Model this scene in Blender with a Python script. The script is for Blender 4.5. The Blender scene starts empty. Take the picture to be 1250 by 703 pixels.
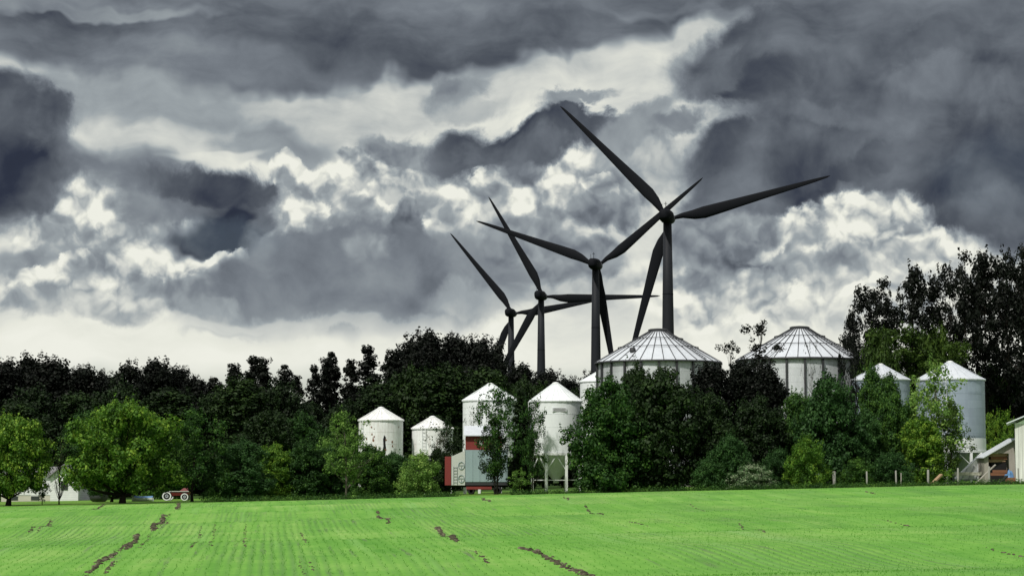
import bpy, bmesh, math, random
import numpy as np
from mathutils import Vector, Matrix, noise as mnoise
R = math.radians
sc = bpy.context.scene
COL = sc.collection

# ------------------------------------------------------------------ camera
FPX, PCX, PCY, HOR = 2604.0, 625.0, 351.5, 575.0      # focal length, centre and horizon in photo pixels
CAM = Vector((0.0, 0.0, 2.15))
PITCH = math.atan((HOR - PCY) / FPX)
cd = bpy.data.cameras.new('camera'); cam = bpy.data.objects.new('camera', cd); COL.objects.link(cam)
cd.lens = 75.0; cd.sensor_width = 36.0; cd.clip_start = 0.5; cd.clip_end = 20000
cam.location = CAM; cam.rotation_euler = (math.pi / 2 + PITCH, 0, 0)
sc.camera = cam

def ray(px, py):
    c, s = math.cos(PITCH), math.sin(PITCH)
    a, b = (px - PCX) / FPX, (PCY - py) / FPX
    return Vector((a, c - b * s, s + b * c))
def at(px, py, Y):
    d = ray(px, py)
    return CAM + d * (Y / d.y)
def mpp(Y): return Y / FPX          # metres per photo pixel at depth Y

# ------------------------------------------------------------------ light
SUN_DIR = Vector((-0.34, -0.52, 0.78)).normalized()     # towards the sun
SUN_EL = math.asin(SUN_DIR.z); SUN_AZ = math.atan2(SUN_DIR.x, SUN_DIR.y)
sd = bpy.data.lights.new('sun', 'SUN'); sun = bpy.data.objects.new('sun', sd); COL.objects.link(sun)
sd.energy = 4.0; sd.angle = R(3.0); sd.color = (1.0, 0.95, 0.87)
sun.rotation_euler = (-SUN_DIR).to_track_quat('-Z', 'Y').to_euler()
sc.view_settings.view_transform = 'Standard'; sc.view_settings.look = 'None'
sc.view_settings.exposure = 0.0; sc.view_settings.gamma = 1.0
sc.render.engine = 'CYCLES'
try:
    sc.cycles.max_bounces = 6; sc.cycles.diffuse_bounces = 2; sc.cycles.glossy_bounces = 2
    sc.cycles.transmission_bounces = 2; sc.cycles.transparent_max_bounces = 4
    sc.cycles.use_denoising = True
except Exception: pass

# ------------------------------------------------------------------ sky: Nishita behind broken storm cloud
W = bpy.data.worlds.new('World'); sc.world = W; W.use_nodes = True
nt = W.node_tree; nt.nodes.clear(); L = nt.links
def N(t, **kw):
    n = nt.nodes.new(t)
    for k, v in kw.items(): setattr(n, k, v)
    return n
def setin(sock, v):
    if isinstance(v, bpy.types.NodeSocket): L.new(v, sock)
    elif v is not None: sock.default_value = v
def M(op, a, b=None, c=None, clamp=False):
    n = N('ShaderNodeMath', operation=op, use_clamp=clamp)
    setin(n.inputs[0], a); setin(n.inputs[1], b)
    if c is not None: setin(n.inputs[2], c)
    return n.outputs[0]
def V(op, a, b=None, scale=None):
    n = N('ShaderNodeVectorMath', operation=op)
    setin(n.inputs[0], a); setin(n.inputs[1], b)
    if scale is not None: setin(n.inputs['Scale'], scale)
    return n.outputs['Value'] if op in ('LENGTH', 'DISTANCE', 'DOT_PRODUCT') else n.outputs['Vector']
def MR(x, a, b, c=0.0, d=1.0, kind='SMOOTHSTEP'):
    n = N('ShaderNodeMapRange', interpolation_type=kind)
    setin(n.inputs[0], x)
    for i, v in zip((1, 2, 3, 4), (a, b, c, d)): setin(n.inputs[i], v)
    return n.outputs[0]
def MIX(f, a, b):                     # scalar mix
    n = N('ShaderNodeMix', data_type='FLOAT')
    setin(n.inputs[0], f); setin(n.inputs[2], a); setin(n.inputs[3], b)
    return n.outputs[0]
def NOI(vec, scale, detail=5, rough=0.5, col=False, dist=0.0, lac=2.0):
    n = N('ShaderNodeTexNoise', noise_dimensions='2D')
    setin(n.inputs['Vector'], vec)
    for k, v in (('Scale', scale), ('Detail', detail), ('Roughness', rough), ('Lacunarity', lac), ('Distortion', dist)):
        n.inputs[k].default_value = v
    return n.outputs['Color' if col else 'Fac']
def VOR(vec, scale, detail=3, rough=0.55, smooth=0.35):
    n = N('ShaderNodeTexVoronoi', voronoi_dimensions='2D', feature='F1', normalize=True)
    setin(n.inputs['Vector'], vec)
    for k, v in (('Scale', scale), ('Detail', detail), ('Roughness', rough), ('Lacunarity', 2.1)):
        n.inputs[k].default_value = v
    return n.outputs['Distance']
tc = N('ShaderNodeTexCoord'); sx = N('ShaderNodeSeparateXYZ'); L.new(tc.outputs['Generated'], sx.inputs[0])
K = FPX / 100.0                                         # sky units: 100 photo pixels near the view axis
azm = M('MULTIPLY', M('ARCTAN2', sx.outputs[0], sx.outputs[1]), K)
elv = M('MULTIPLY', M('ARCSINE', sx.outputs[2]), K)
cb = N('ShaderNodeCombineXYZ'); L.new(azm, cb.inputs[0]); L.new(elv, cb.inputs[1]); P0 = cb.outputs[0]
def uv(px, py):
    d = ray(px, py).normalized()
    return math.atan2(d.x, d.y) * K, math.asin(d.z) * K
def off(vec, x, y): return V('ADD', vec, (x, y, 0))
def warp(vec, scale, amt, detail, rough, ox=0.0):
    c = NOI(off(vec, ox, ox * .7), scale, detail, rough, col=True)
    c = V('SUBTRACT', c, (0.5, 0.5, 0.5))
    return V('ADD', vec, V('MULTIPLY', c, (amt, amt, 0)))
P1 = warp(P0, 0.9, 0.45, 2, 0.5, 13.0)                   # broad swirl
PW = warp(P1, 2.4, 0.40, 5, 0.58, 31.0)                  # torn edges
PS = warp(P1, 1.3, 0.55, 3, 0.5, 57.0)                   # soft edges
# cauliflower relief: puffy cells lit from upper right / above
PV = warp(P0, 2.2, 0.30, 3, 0.5, 71.0)
def puff(vec):
    return M('SUBTRACT', 1.0, VOR(vec, 1.7, 2.6, 0.5))
h0 = puff(PV); h1 = puff(off(PV, 0.03, 0.13))
emb = M('MULTIPLY', M('SUBTRACT', h0, h1), 3.0)
emb = M('MAXIMUM', M('MINIMUM', emb, 0.42), -0.42)
pufftex = M('ADD', M('MULTIPLY', emb, 0.75), M('MULTIPLY', M('SUBTRACT', h0, 0.72), 0.9))
st = N('ShaderNodeMapping'); L.new(P1, st.inputs[0]); st.inputs['Scale'].default_value = (0.42, 1.0, 1)
strat = M('SUBTRACT', NOI(st.outputs[0], 1.5, 6, 0.55), 0.5)
soft = M('SUBTRACT', NOI(off(P1, 5.0, 2.0), 1.1, 6, 0.5), 0.5)
fine = M('SUBTRACT', NOI(off(PW, 9.0, 4.0), 3.2, 7, 0.6), 0.5)
TEX = {'c': (M('ADD', pufftex, M('MULTIPLY', fine, 0.26)), 0.62),
       's': (M('ADD', M('MULTIPLY', strat, 0.8), M('MULTIPLY', fine, 0.12)), 0.45),
       'g': (M('ADD', M('MULTIPLY', soft, 0.8), M('MULTIPLY', fine, 0.10)), 0.5),
       'h': (M('ADD', M('MULTIPLY', soft, 0.5), M('MULTIPLY', pufftex, 0.42)), 0.55)}
def blob(s, cx, cy, rx, ry, rot, val, softness, kind, op=1.0, space='W'):
    u, v = uv(cx, cy)
    m = N('ShaderNodeMapping', vector_type='TEXTURE')
    # the tiny term only makes every blob wait for the one before it (keeps the compiled shader's memory small)
    dep = N('ShaderNodeVectorMath', operation='MULTIPLY_ADD'); L.new(s, dep.inputs[0]); dep.inputs[1].default_value = (1e-6, 1e-6, 0)
    L.new({'W': PW, 'S': PS, '1': P1}[space], dep.inputs[2]); L.new(dep.outputs[0], m.inputs[0])
    m.inputs['Location'].default_value = (u, v, 0); m.inputs['Rotation'].default_value = (0, 0, R(rot))
    m.inputs['Scale'].default_value = (rx / 100, ry / 100, 1)
    d = V('LENGTH', m.outputs[0])
    mask = MR(d, 1 + softness, 1 - softness, 0.0, op)
    tx, amp = TEX[kind]
    tgt = M('MULTIPLY_ADD', tx, amp, val)
    return MIX(mask, s, tgt)
s = M('MULTIPLY_ADD', strat, 0.45, 0.84)
BLOBS = '''
1060 330 260 70 0 .86 .3 c .9 W
900 360 120 60 0 .88 .4 c .9 S
120 120 160 40 0 .66 .5 s .9 S
300 110 150 45 0 .58 .5 s .9 S
290 140 160 30 -5 .62 .5 s .8 S
200 170 130 22 0 .78 .5 s .7 S
420 150 120 30 -8 .80 .5 s .8 S
130 215 110 32 -4 .50 .5 s .9 S
330 180 75 22 -5 .58 .4 s .8 S
260 190 60 5 4 .84 .5 s .7 1
430 45 620 48 0 .40 .35 s 1 S
640 -22 760 36 0 .46 .4 s 1 S
1250 -30 300 60 0 .42 .4 g 1 S
340 85 110 32 6 .40 .5 g .9 S
180 70 220 26 -3 .50 .5 s .8 S
110 6 140 10 0 .60 .5 s .9 S
860 62 120 38 8 .84 .4 s .9 S
700 90 160 26 4 .80 .5 s .8 S
40 50 90 20 0 .44 .5 s .8 S
110 280 100 55 0 .84 .4 c 1 W
90 345 110 40 0 .82 .4 c 1 W
240 345 110 38 8 .88 .35 c 1 W
50 325 75 16 10 .50 .6 g .8 S
185 270 50 24 20 .60 .5 h .7 W
250 240 110 36 4 .46 .3 g 1 W
330 268 85 36 10 .40 .35 g .9 S
285 228 120 19 -4 .35 .4 g 1 W
276 294 72 26 0 .27 .4 g 1 S
352 212 28 15 0 .80 .3 c 1 W
345 258 40 14 30 .40 .4 g .9 W
420 240 85 42 12 .86 .3 c 1 W
355 292 32 22 30 .88 .3 c 1 W
450 205 40 18 0 .82 .3 c .9 W
480 250 75 40 -10 .84 .3 c 1 W
590 235 80 55 0 .84 .3 c 1 W
700 235 95 60 0 .85 .3 c 1 W
560 290 60 35 0 .72 .4 h .9 W
500 190 55 20 -10 .52 .4 h .9 W
560 188 38 34 -20 .36 .4 g 1 W
610 195 50 26 -10 .46 .4 g .8 W
440 260 70 14 -20 .60 .5 h .7 W
500 272 26 26 0 .45 .4 h .9 W
430 322 125 55 -6 .50 .25 g 1 W
340 350 115 42 16 .50 .35 g 1 S
510 345 130 58 -4 .50 .3 g 1 W
390 370 170 36 0 .47 .4 g 1 S
600 330 60 50 0 .56 .4 g .9 S
450 300 30 18 0 .58 .5 h .8 W
245 352 26 14 10 .58 .5 h .8 W
555 106 38 16 14 .50 .6 g .85 W
540 100 20 12 30 .46 .6 g .6 W
560 128 44 14 -10 .58 .6 g .5 W
655 175 80 26 14 .34 .35 g 1 W
710 150 58 20 -12 .30 .35 g 1 W
700 118 42 9 8 .50 .5 g .8 W
630 190 60 22 10 .42 .45 g .9 W
770 185 50 40 30 .58 .45 h .9 W
790 150 60 22 30 .55 .5 g .8 W
745 255 45 28 0 .50 .45 h .9 W
650 290 65 34 0 .58 .4 h .9 W
700 320 55 28 0 .54 .4 h .9 W
830 210 60 26 10 .68 .5 h .8 W
865 118 50 22 20 .80 .5 h .9 W
1010 60 190 60 8 .36 .25 s 1 W
1150 40 230 70 0 .42 .35 s 1 S
1000 105 110 36 -4 .31 .4 g .9 W
1130 150 220 95 0 .40 .25 g 1 W
950 175 110 50 10 .38 .25 g 1 W
1160 120 100 50 10 .45 .5 g .8 S
940 220 90 38 0 .36 .35 g 1 W
900 260 70 44 10 .40 .35 g 1 W
1215 220 120 85 0 .35 .3 g 1 W
1200 275 100 36 6 .41 .35 g 1 W
1040 200 70 36 20 .40 .35 g .9 S
870 300 70 40 10 .50 .35 h 1 W
830 150 30 16 20 .44 .5 g .8 W
1035 235 26 12 40 .82 .4 c .9 W
1065 262 62 30 -8 .86 .3 c 1 W
975 285 42 30 0 .82 .35 c .9 W
985 330 34 14 0 .58 .5 h .8 W
905 300 34 18 0 .80 .5 c .8 W
955 312 34 12 20 .52 .5 h .8 W
1100 320 110 36 0 .89 .35 c .9 W
1040 308 22 10 0 .60 .5 h .8 W
1150 330 60 10 0 .78 .5 h .6 S
-70 190 142 66 -6 .31 .3 g 1 W
-40 128 110 44 0 .35 .35 g 1 W
60 120 22 18 0 .40 .5 g .8 W
40 238 20 22 0 .36 .5 g .8 W
-60 240 96 46 0 .29 .45 g .8 W
60 150 25 40 0 .42 .5 g .7 W
'''
PUFFS = """352 212 22;400 222 22;437 206 25;474 222 24;512 232 22;366 284 20;388 252 18;548 264 26;600 228 28;60 262 26;108 270 22;95 330 24;28 352 26;170 335 24;215 348 26;268 328 24;300 322 16;700 222 28;655 245 24;742 222 20;985 270 26;1042 296 26;1086 286 30;1008 330 24;1130 292 24;930 340 26"""
# bulging cumulus heads: a crisp bright top over a grey belly
PF = [tuple(map(float, q.split())) for q in PUFFS.split(';')]
def head(x_, y_, r_): return [f'{x_} {y_} {r_} {r_ * .8} 0 .84 .2 c .85 W', f'{x_ + r_ * .15} {y_ + r_ * .65} {r_ * .95} {r_ * .6} 0 .62 .5 h .75 W']
BL = []
for ln in BLOBS.strip().splitlines():
    if ln.startswith('430 322'):
        for q in PF[:17]: BL += head(*q)
    BL.append(ln)
for q in PF[17:]: BL += head(*q)
BL += ['905 285 40 22 0 .56 .5 h .8 W', '985 325 42 16 10 .60 .5 h .85 W', '1060 335 40 12 0 .66 .5 h .8 W', '1130 352 50 12 0 .70 .5 h .7 W', '935 345 30 12 0 .68 .5 h .7 W', '1110 300 24 14 0 .66 .5 h .7 W',
       '860 340 40 18 0 .62 .5 h .7 W', '120 300 30 14 0 .58 .5 h .7 W', '70 305 30 12 0 .60 .5 h .7 W', '640 215 30 14 0 .50 .5 h .7 W']
BL += ['150 372 90 18 4 .66 .5 h .8 W', '60 378 60 14 0 .70 .5 h .8 W', '330 398 120 12 0 .62 .5 g .8 W', '470 400 90 12 0 .66 .5 g .7 W', '260 380 40 12 0 .60 .5 h .7 W',
       '880 370 50 14 0 .74 .5 h .7 W', '1010 372 60 14 0 .76 .5 h .7 W', '575 372 60 20 0 .70 .5 g .7 W', '700 360 60 20 0 .74 .5 h .7 W', '1060 200 70 16 30 .33 .5 g .8 W', '1150 90 90 22 -8 .50 .5 g .7 W',
       '1010 140 60 14 -12 .47 .5 g .6 W', '1110 60 60 18 20 .36 .5 g .7 W', '880 95 40 16 30 .42 .5 g .8 W', '920 60 40 14 30 .40 .5 g .8 W']
BL += ['60 412 130 7 2 .78 .6 s .6 S', '250 398 120 7 0 .80 .6 s .5 S', '900 402 90 8 0 .80 .6 s .5 S', '560 425 80 8 0 .82 .6 s .5 S']
for ln in BL:
    f = ln.split(); f[6] = float(f[6]) * .74
    s = blob(s, *[float(q) for q in f[:7]], f[7], float(f[8]), f[9])
# away from the framed part: ordinary broken cloud
gen = M('MULTIPLY_ADD', soft, 1.5, 0.72)
gen = M('ADD', gen, M('MULTIPLY', pufftex, 0.3))
front = MR(M('ABSOLUTE', azm), 7.3, 9.5, 1.0, 0.0)
low = MR(elv, 6.6, 8.2, 1.0, 0.0)
s = MIX(M('MULTIPLY', front, low), gen, s)
# pale even band towards the horizon
PB = N('ShaderNodeSeparateXYZ'); L.new(P1, PB.inputs[0])
bandf = MR(PB.outputs[1], 2.1, 1.4, 0.0, 0.80)
s = MIX(bandf, s, M('MULTIPLY_ADD', strat, 0.14, 0.945))
s = M('MAXIMUM', M('MINIMUM', s, 0.945), 0.0)
rp = N('ShaderNodeValToRGB'); L.new(s, rp.inputs[0])
def lin(c): return tuple(((v / 255 + .055) / 1.055) ** 2.4 if v > 10 else v / 255 / 12.92 for v in c) + (1,)
els = [(0.0, (28, 31, 40)), (.26, (47, 53, 68)), (.36, (81, 87, 96)), (.5, (119, 126, 134)), (.66, (156, 164, 168)),
       (.8, (205, 208, 203)), (.9, (231, 232, 221)), (1.0, (246, 246, 236))]
cr = rp.color_ramp
cr.elements[0].position = els[0][0]; cr.elements[0].color = lin(els[0][1])
cr.elements[1].position = 1.0; cr.elements[1].color = lin(els[-1][1])
for p, c in els[1:-1]:
    e = cr.elements.new(p); e.color = lin(c)
bgc = N('ShaderNodeBackground'); L.new(rp.outputs[0], bgc.inputs[0]); bgc.inputs[1].default_value = 1.0
sky = N('ShaderNodeTexSky', sky_type='NISHITA'); sky.sun_disc = False
sky.sun_elevation = SUN_EL; sky.sun_rotation = SUN_AZ; sky.air_density = 1.0; sky.dust_density = 1.5; sky.ozone_density = 1.2
bgs = N('ShaderNodeBackground'); L.new(sky.outputs[0], bgs.inputs[0]); bgs.inputs[1].default_value = 0.10
# how much clear sky shows: a slit of dark blue between clouds, thin veil near the horizon
def hole(cx, cy, rx, ry, amt, soft_):
    u, v = uv(cx, cy); m = N('ShaderNodeMapping', vector_type='TEXTURE'); L.new(PW, m.inputs[0])
    m.inputs['Location'].default_value = (u, v, 0); m.inputs['Scale'].default_value = (rx / 100, ry / 100, 1)
    return MR(V('LENGTH', m.outputs[0]), 1 + soft_, 1 - soft_, 0.0, amt)
clear = M('MAXIMUM', hole(280, 294, 66, 26, 0.09, .5), hole(1215, 215, 80, 45, 0.04, .5))
clear = M('MAXIMUM', clear, MR(PB.outputs[1], 1.36, 0.95, 0.0, 0.65))
mx = N('ShaderNodeMixShader'); L.new(clear, mx.inputs[0]); L.new(bgc.outputs[0], mx.inputs[1]); L.new(bgs.outputs[0], mx.inputs[2])
wo = N('ShaderNodeOutputWorld'); L.new(mx.outputs[0], wo.inputs[0])
try: W.cycles.sampling_method = 'MANUAL'; W.cycles.sample_map_resolution = 256
except Exception: pass

# ================================================================== helpers
def tag(o, label=None, cat=None, group=None, kind=None):
    if label: o['label'] = label
    if cat: o['category'] = cat
    if group: o['group'] = group
    if kind: o['kind'] = kind
    return o
def empty(name, loc, rz=0.0):
    o = bpy.data.objects.new(name, None); COL.objects.link(o)
    o.location = loc; o.rotation_euler = (0, 0, rz); o.empty_display_size = 0.5
    return o
class MB:
    """collects vertices and faces, builds ONE mesh object"""
    def __init__(self): self.v = []; self.f = []; self.m = []; self.cur = 0; self.sm = []; self.smooth = False
    def add(self, vs, fs):
        b = len(self.v); self.v += [tuple(p) for p in vs]
        for f in fs: self.f.append(tuple(b + i for i in f)); self.m.append(self.cur); self.sm.append(self.smooth)
    def box(self, x0, x1, y0, y1, z0, z1, rot=None, at_=(0, 0, 0)):
        vs = [(x, y, z) for x in (x0, x1) for y in (y0, y1) for z in (z0, z1)]
        if rot is not None: vs = [tuple(rot @ Vector(p) + Vector(at_)) for p in vs]
        self.add(vs, [(0, 1, 3, 2), (4, 6, 7, 5), (0, 4, 5, 1), (2, 3, 7, 6), (0, 2, 6, 4), (1, 5, 7, 3)])
    def bar(self, a, b, w, h=None):
        a, b = Vector(a), Vector(b); h = h or w; d = b - a
        q = d.to_track_quat('Z', 'Y').to_matrix()
        self.box(-w / 2, w / 2, -h / 2, h / 2, 0, d.length, q, a)
    def tube(self, pts, rads, n=7, cap=True, closed=False):
        rings = []
        P = [Vector(p) for p in pts]
        for i, p in enumerate(P):
            d = (P[min(i + 1, len(P) - 1)] - P[max(i - 1, 0)])
            if d.length < 1e-6: d = Vector((0, 0, 1))
            d.normalize()
            ref = Vector((1, 0, 0)) if abs(d.x) < .8 else Vector((0, 1, 0))
            u = d.cross(ref).normalized(); w = d.cross(u)
            rings.append([p + (u * math.cos(2 * math.pi * k / n) + w * math.sin(2 * math.pi * k / n)) * rads[i] for k in range(n)])
        vs = [q for r in rings for q in r]; fs = []
        for i in range(len(P) - 1):
            for k in range(n):
                fs.append((i * n + k, i * n + (k + 1) % n, (i + 1) * n + (k + 1) % n, (i + 1) * n + k))
        if cap: fs += [tuple(range(n))[::-1], tuple((len(P) - 1) * n + k for k in range(n))]
        self.add(vs, fs)
    def lathe(self, prof, n=32, c=(0, 0, 0), a0=0.0, cap0=False, cap1=False):
        """prof: list of (r, z)"""
        vs = [(c[0] + r * math.cos(a0 + 2 * math.pi * k / n), c[1] + r * math.sin(a0 + 2 * math.pi * k / n), c[2] + z)
              for r, z in prof for k in range(n)]
        fs = [(i * n + k, i * n + (k + 1) % n, (i + 1) * n + (k + 1) % n, (i + 1) * n + k)
              for i in range(len(prof) - 1) for k in range(n)]
        if cap0: fs.append(tuple(range(n))[::-1])
        if cap1: fs.append(tuple((len(prof) - 1) * n + k for k in range(n)))
        self.add(vs, fs)
    def build(self, name, mats, parent=None, loc=None, bevel=0.0):
        me = bpy.data.meshes.new(name); me.from_pydata(self.v, [], self.f)
        for mt in (mats if isinstance(mats, (list, tuple)) else [mats]): me.materials.append(mt)
        me.polygons.foreach_set('material_index', self.m); me.polygons.foreach_set('use_smooth', self.sm)
        me.update()
        o = bpy.data.objects.new(name, me); COL.objects.link(o)
        if parent: o.parent = parent
        if loc is not None: o.location = loc
        if bevel:
            b = o.modifiers.new('bevel', 'BEVEL'); b.width = bevel; b.segments = 2; b.limit_method = 'ANGLE'
        return o
def np_mesh(name, V_, F_, mat, n=4, matidx=None):
    me = bpy.data.meshes.new(name); nv, nf = len(V_), len(F_)
    me.vertices.add(nv); me.vertices.foreach_set('co', np.ascontiguousarray(V_, dtype=np.float32).ravel())
    me.loops.add(nf * n); me.loops.foreach_set('vertex_index', np.ascontiguousarray(F_, dtype=np.int32).ravel())
    me.polygons.add(nf); me.polygons.foreach_set('loop_start', np.arange(0, nf * n, n, dtype=np.int32))
    me.polygons.foreach_set('loop_total', np.full(nf, n, dtype=np.int32))
    me.materials.append(mat); me.update(calc_edges=True)
    return me

# ------------------------------------------------------------------ materials
class NT:
    def __init__(self, name):
        self.m = bpy.data.materials.new(name); self.m.use_nodes = True
        self.t = self.m.node_tree; self.t.nodes.clear(); self.out = self.t.nodes.new('ShaderNodeOutputMaterial')
    def n(self, t, **kw):
        x = self.t.nodes.new(t)
        for k, v in kw.items(): setattr(x, k, v)
        return x
    def l(self, a, b): self.t.links.new(a, b)
    def noise(self, vec, scale, detail=4, rough=.55):
        x = self.n('ShaderNodeTexNoise'); x.inputs['Scale'].default_value = scale
        x.inputs['Detail'].default_value = detail; x.inputs['Roughness'].default_value = rough
        if vec is not None: self.l(vec, x.inputs['Vector'])
        return x.outputs['Fac']
    def ramp(self, fac, stops):
        x = self.n('ShaderNodeValToRGB'); cr = x.color_ramp
        while len(cr.elements) < len(stops): cr.elements.new(.5)
        for e, (p, c) in zip(cr.elements, stops): e.position = p; e.color = tuple(c) + (1,)
        self.l(fac, x.inputs[0]); return x.outputs[0]
    def mapping(self, vec, scale=(1, 1, 1), rot=(0, 0, 0)):
        x = self.n('ShaderNodeMapping'); x.inputs['Scale'].default_value = scale; x.inputs['Rotation'].default_value = rot
        self.l(vec, x.inputs[0]); return x.outputs[0]
    def math(self, op, a, b=0.0, c=None):
        x = self.n('ShaderNodeMath', operation=op)
        for i, v in enumerate((a, b, c)):
            if v is None: continue
            if isinstance(v, bpy.types.NodeSocket): self.l(v, x.inputs[i])
            else: x.inputs[i].default_value = v
        return x.outputs[0]
    def mix(self, f, a, b):
        x = self.n('ShaderNodeMix', data_type='RGBA')
        for s_, v in ((x.inputs[0], f), (x.inputs[6], a), (x.inputs[7], b)):
            if isinstance(v, bpy.types.NodeSocket): self.l(v, s_)
            elif isinstance(v, (tuple, list)): s_.default_value = tuple(v) + (1,)
            else: s_.default_value = v
        return x.outputs[2]
    def bsdf(self, color, rough=.7, metal=0.0, bump=None, bstr=.3, bdist=.05, spec=.4):
        b = self.n('ShaderNodeBsdfPrincipled')
        if isinstance(color, bpy.types.NodeSocket): self.l(color, b.inputs['Base Color'])
        else: b.inputs['Base Color'].default_value = tuple(color) + (1,)
        if isinstance(rough, bpy.types.NodeSocket): self.l(rough, b.inputs['Roughness'])
        else: b.inputs['Roughness'].default_value = rough
        b.inputs['Metallic'].default_value = metal; b.inputs['Specular IOR Level'].default_value = spec
        if bump is not None:
            u = self.n('ShaderNodeBump'); u.inputs['Strength'].default_value = bstr; u.inputs['Distance'].default_value = bdist
            self.l(bump, u.inputs['Height']); self.l(u.outputs[0], b.inputs['Normal'])
        self.l(b.outputs[0], self.out.inputs[0]); return self.m
def geo_pos(t): return t.n('ShaderNodeNewGeometry').outputs['Position']
def obj_co(t): return t.n('ShaderNodeTexCoord').outputs['Object']

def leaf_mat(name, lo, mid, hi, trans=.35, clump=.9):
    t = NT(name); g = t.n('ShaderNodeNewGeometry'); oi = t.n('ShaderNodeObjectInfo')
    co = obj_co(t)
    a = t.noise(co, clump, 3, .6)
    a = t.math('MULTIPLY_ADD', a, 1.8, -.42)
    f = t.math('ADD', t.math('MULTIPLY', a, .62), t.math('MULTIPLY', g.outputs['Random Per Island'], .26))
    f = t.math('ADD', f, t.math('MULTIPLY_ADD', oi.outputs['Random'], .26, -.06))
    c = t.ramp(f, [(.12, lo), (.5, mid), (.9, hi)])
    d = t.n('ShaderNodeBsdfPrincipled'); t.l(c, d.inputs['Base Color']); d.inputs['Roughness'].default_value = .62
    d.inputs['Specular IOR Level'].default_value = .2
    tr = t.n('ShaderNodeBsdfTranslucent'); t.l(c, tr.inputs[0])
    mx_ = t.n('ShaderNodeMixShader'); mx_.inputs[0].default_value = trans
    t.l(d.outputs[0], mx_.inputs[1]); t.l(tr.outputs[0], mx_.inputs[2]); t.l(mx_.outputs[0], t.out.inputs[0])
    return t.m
def paint_mat(name, base, dirt, amt=.5, rough=.55, scale=.6, streak=True, metal=0.0, bump=False, spec=.4):
    t = NT(name); co = obj_co(t)
    v = t.mapping(co, (1.6, 1.6, .22) if streak else (1, 1, 1))
    n1 = t.noise(v, scale * 2.2, 6, .65); n2 = t.noise(co, scale * .7, 3)
    f = t.math('MULTIPLY', t.math('MULTIPLY_ADD', n1, 2.4, -.85), t.math('MULTIPLY_ADD', n2, 1.6, -.2))
    f = t.math('MINIMUM', t.math('MAXIMUM', t.math('MULTIPLY', f, amt), 0.0), 1.0)
    c = t.mix(f, base, dirt)
    return t.bsdf(c, rough, metal, bump=n1 if bump else None, bstr=.25, bdist=.02, spec=spec)

MAT = {}
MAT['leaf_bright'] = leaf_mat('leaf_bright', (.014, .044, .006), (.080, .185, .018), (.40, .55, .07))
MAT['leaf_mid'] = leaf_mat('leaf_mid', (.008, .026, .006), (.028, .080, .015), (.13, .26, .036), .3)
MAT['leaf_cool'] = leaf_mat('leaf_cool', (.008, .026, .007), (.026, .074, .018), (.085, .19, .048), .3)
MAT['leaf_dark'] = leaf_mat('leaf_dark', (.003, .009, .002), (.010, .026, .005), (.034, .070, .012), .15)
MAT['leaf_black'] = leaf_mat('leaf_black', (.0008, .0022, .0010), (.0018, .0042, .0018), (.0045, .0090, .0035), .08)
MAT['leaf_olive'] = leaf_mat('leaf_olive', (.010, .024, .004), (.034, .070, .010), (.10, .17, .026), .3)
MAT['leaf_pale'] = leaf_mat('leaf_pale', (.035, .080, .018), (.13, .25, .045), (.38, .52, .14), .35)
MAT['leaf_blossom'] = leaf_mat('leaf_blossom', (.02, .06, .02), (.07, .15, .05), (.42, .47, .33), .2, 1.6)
def bark(name, a, b):
    t = NT(name); co = obj_co(t); n1 = t.noise(t.mapping(co, (5, 5, .8)), 1.6, 5)
    MAT[name] = t.bsdf(t.ramp(n1, [(.3, a), (.7, b)]), .9, bump=n1, bstr=.6, bdist=.04, spec=.1)
bark('bark_dark', (.012, .011, .009), (.035, .03, .024)); bark('bark_grey', (.06, .055, .045), (.15, .135, .11))
MAT['white_steel'] = paint_mat('white_steel', (.74, .78, .80), (.48, .49, .48), .35)
MAT['white_rusty'] = paint_mat('white_rusty', (.78, .81, .82), (.32, .25, .20), .75, scale=1.1)
MAT['white_trim'] = paint_mat('white_trim', (.76, .79, .80), (.44, .43, .40), .4)
MAT['galv'] = paint_mat('galv', (.36, .39, .43), (.24, .25, .28), .7, .5, metal=.35)
MAT['galv_wall'] = paint_mat('galv_wall', (.62, .64, .66), (.42, .43, .45), .6, .55, metal=.0)
MAT['roof_metal'] = paint_mat('roof_metal', (.66, .70, .76), (.40, .42, .46), .55, .42, metal=.25)
MAT['rib_dark'] = paint_mat('rib_dark', (.035, .037, .042), (.02, .02, .022), .5)
MAT['turbine'] = paint_mat('turbine', (.008, .009, .012), (.006, .007, .009), .5, .7, .12, spec=.06)  # near-black colour carries the backlit silhouette, not the turbines' own paint tone
MAT['tower'] = paint_mat('tower', (.017, .019, .024), (.012, .014, .018), .5, .6, .12, spec=.12)  # silhouette darkness put into the colour here too, lighter than on the blades
MAT['turbine_nose'] = paint_mat('turbine_nose', (.07, .075, .085), (.05, .05, .06), .5, .5, .3, spec=.4)  # lighter copy: the light caught by the spinner is put into its colour
MAT['red_paint'] = paint_mat('red_paint', (.20, .028, .026), (.09, .018, .016), .7, .6)
MAT['dull_red'] = paint_mat('dull_red', (.15, .018, .018), (.06, .012, .012), .7, .6)
MAT['blue_grey'] = paint_mat('blue_grey', (.27, .36, .38), (.17, .23, .25), .6, .6)
MAT['pale_panel'] = paint_mat('pale_panel', (.50, .53, .50), (.34, .36, .34), .6, .6)
MAT['black'] = paint_mat('black', (.012, .012, .013), (.03, .028, .025), .5, .8, spec=.2)
MAT['rubber'] = paint_mat('rubber', (.018, .018, .020), (.05, .045, .04), .5, .85, spec=.2)
MAT['old_wood'] = paint_mat('old_wood', (.33, .31, .28), (.16, .14, .12), .8, .9, 1.2, bump=True)
MAT['post_wood'] = paint_mat('post_wood', (.27, .27, .25), (.14, .13, .11), .8, .9, 2.0, bump=True)
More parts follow.
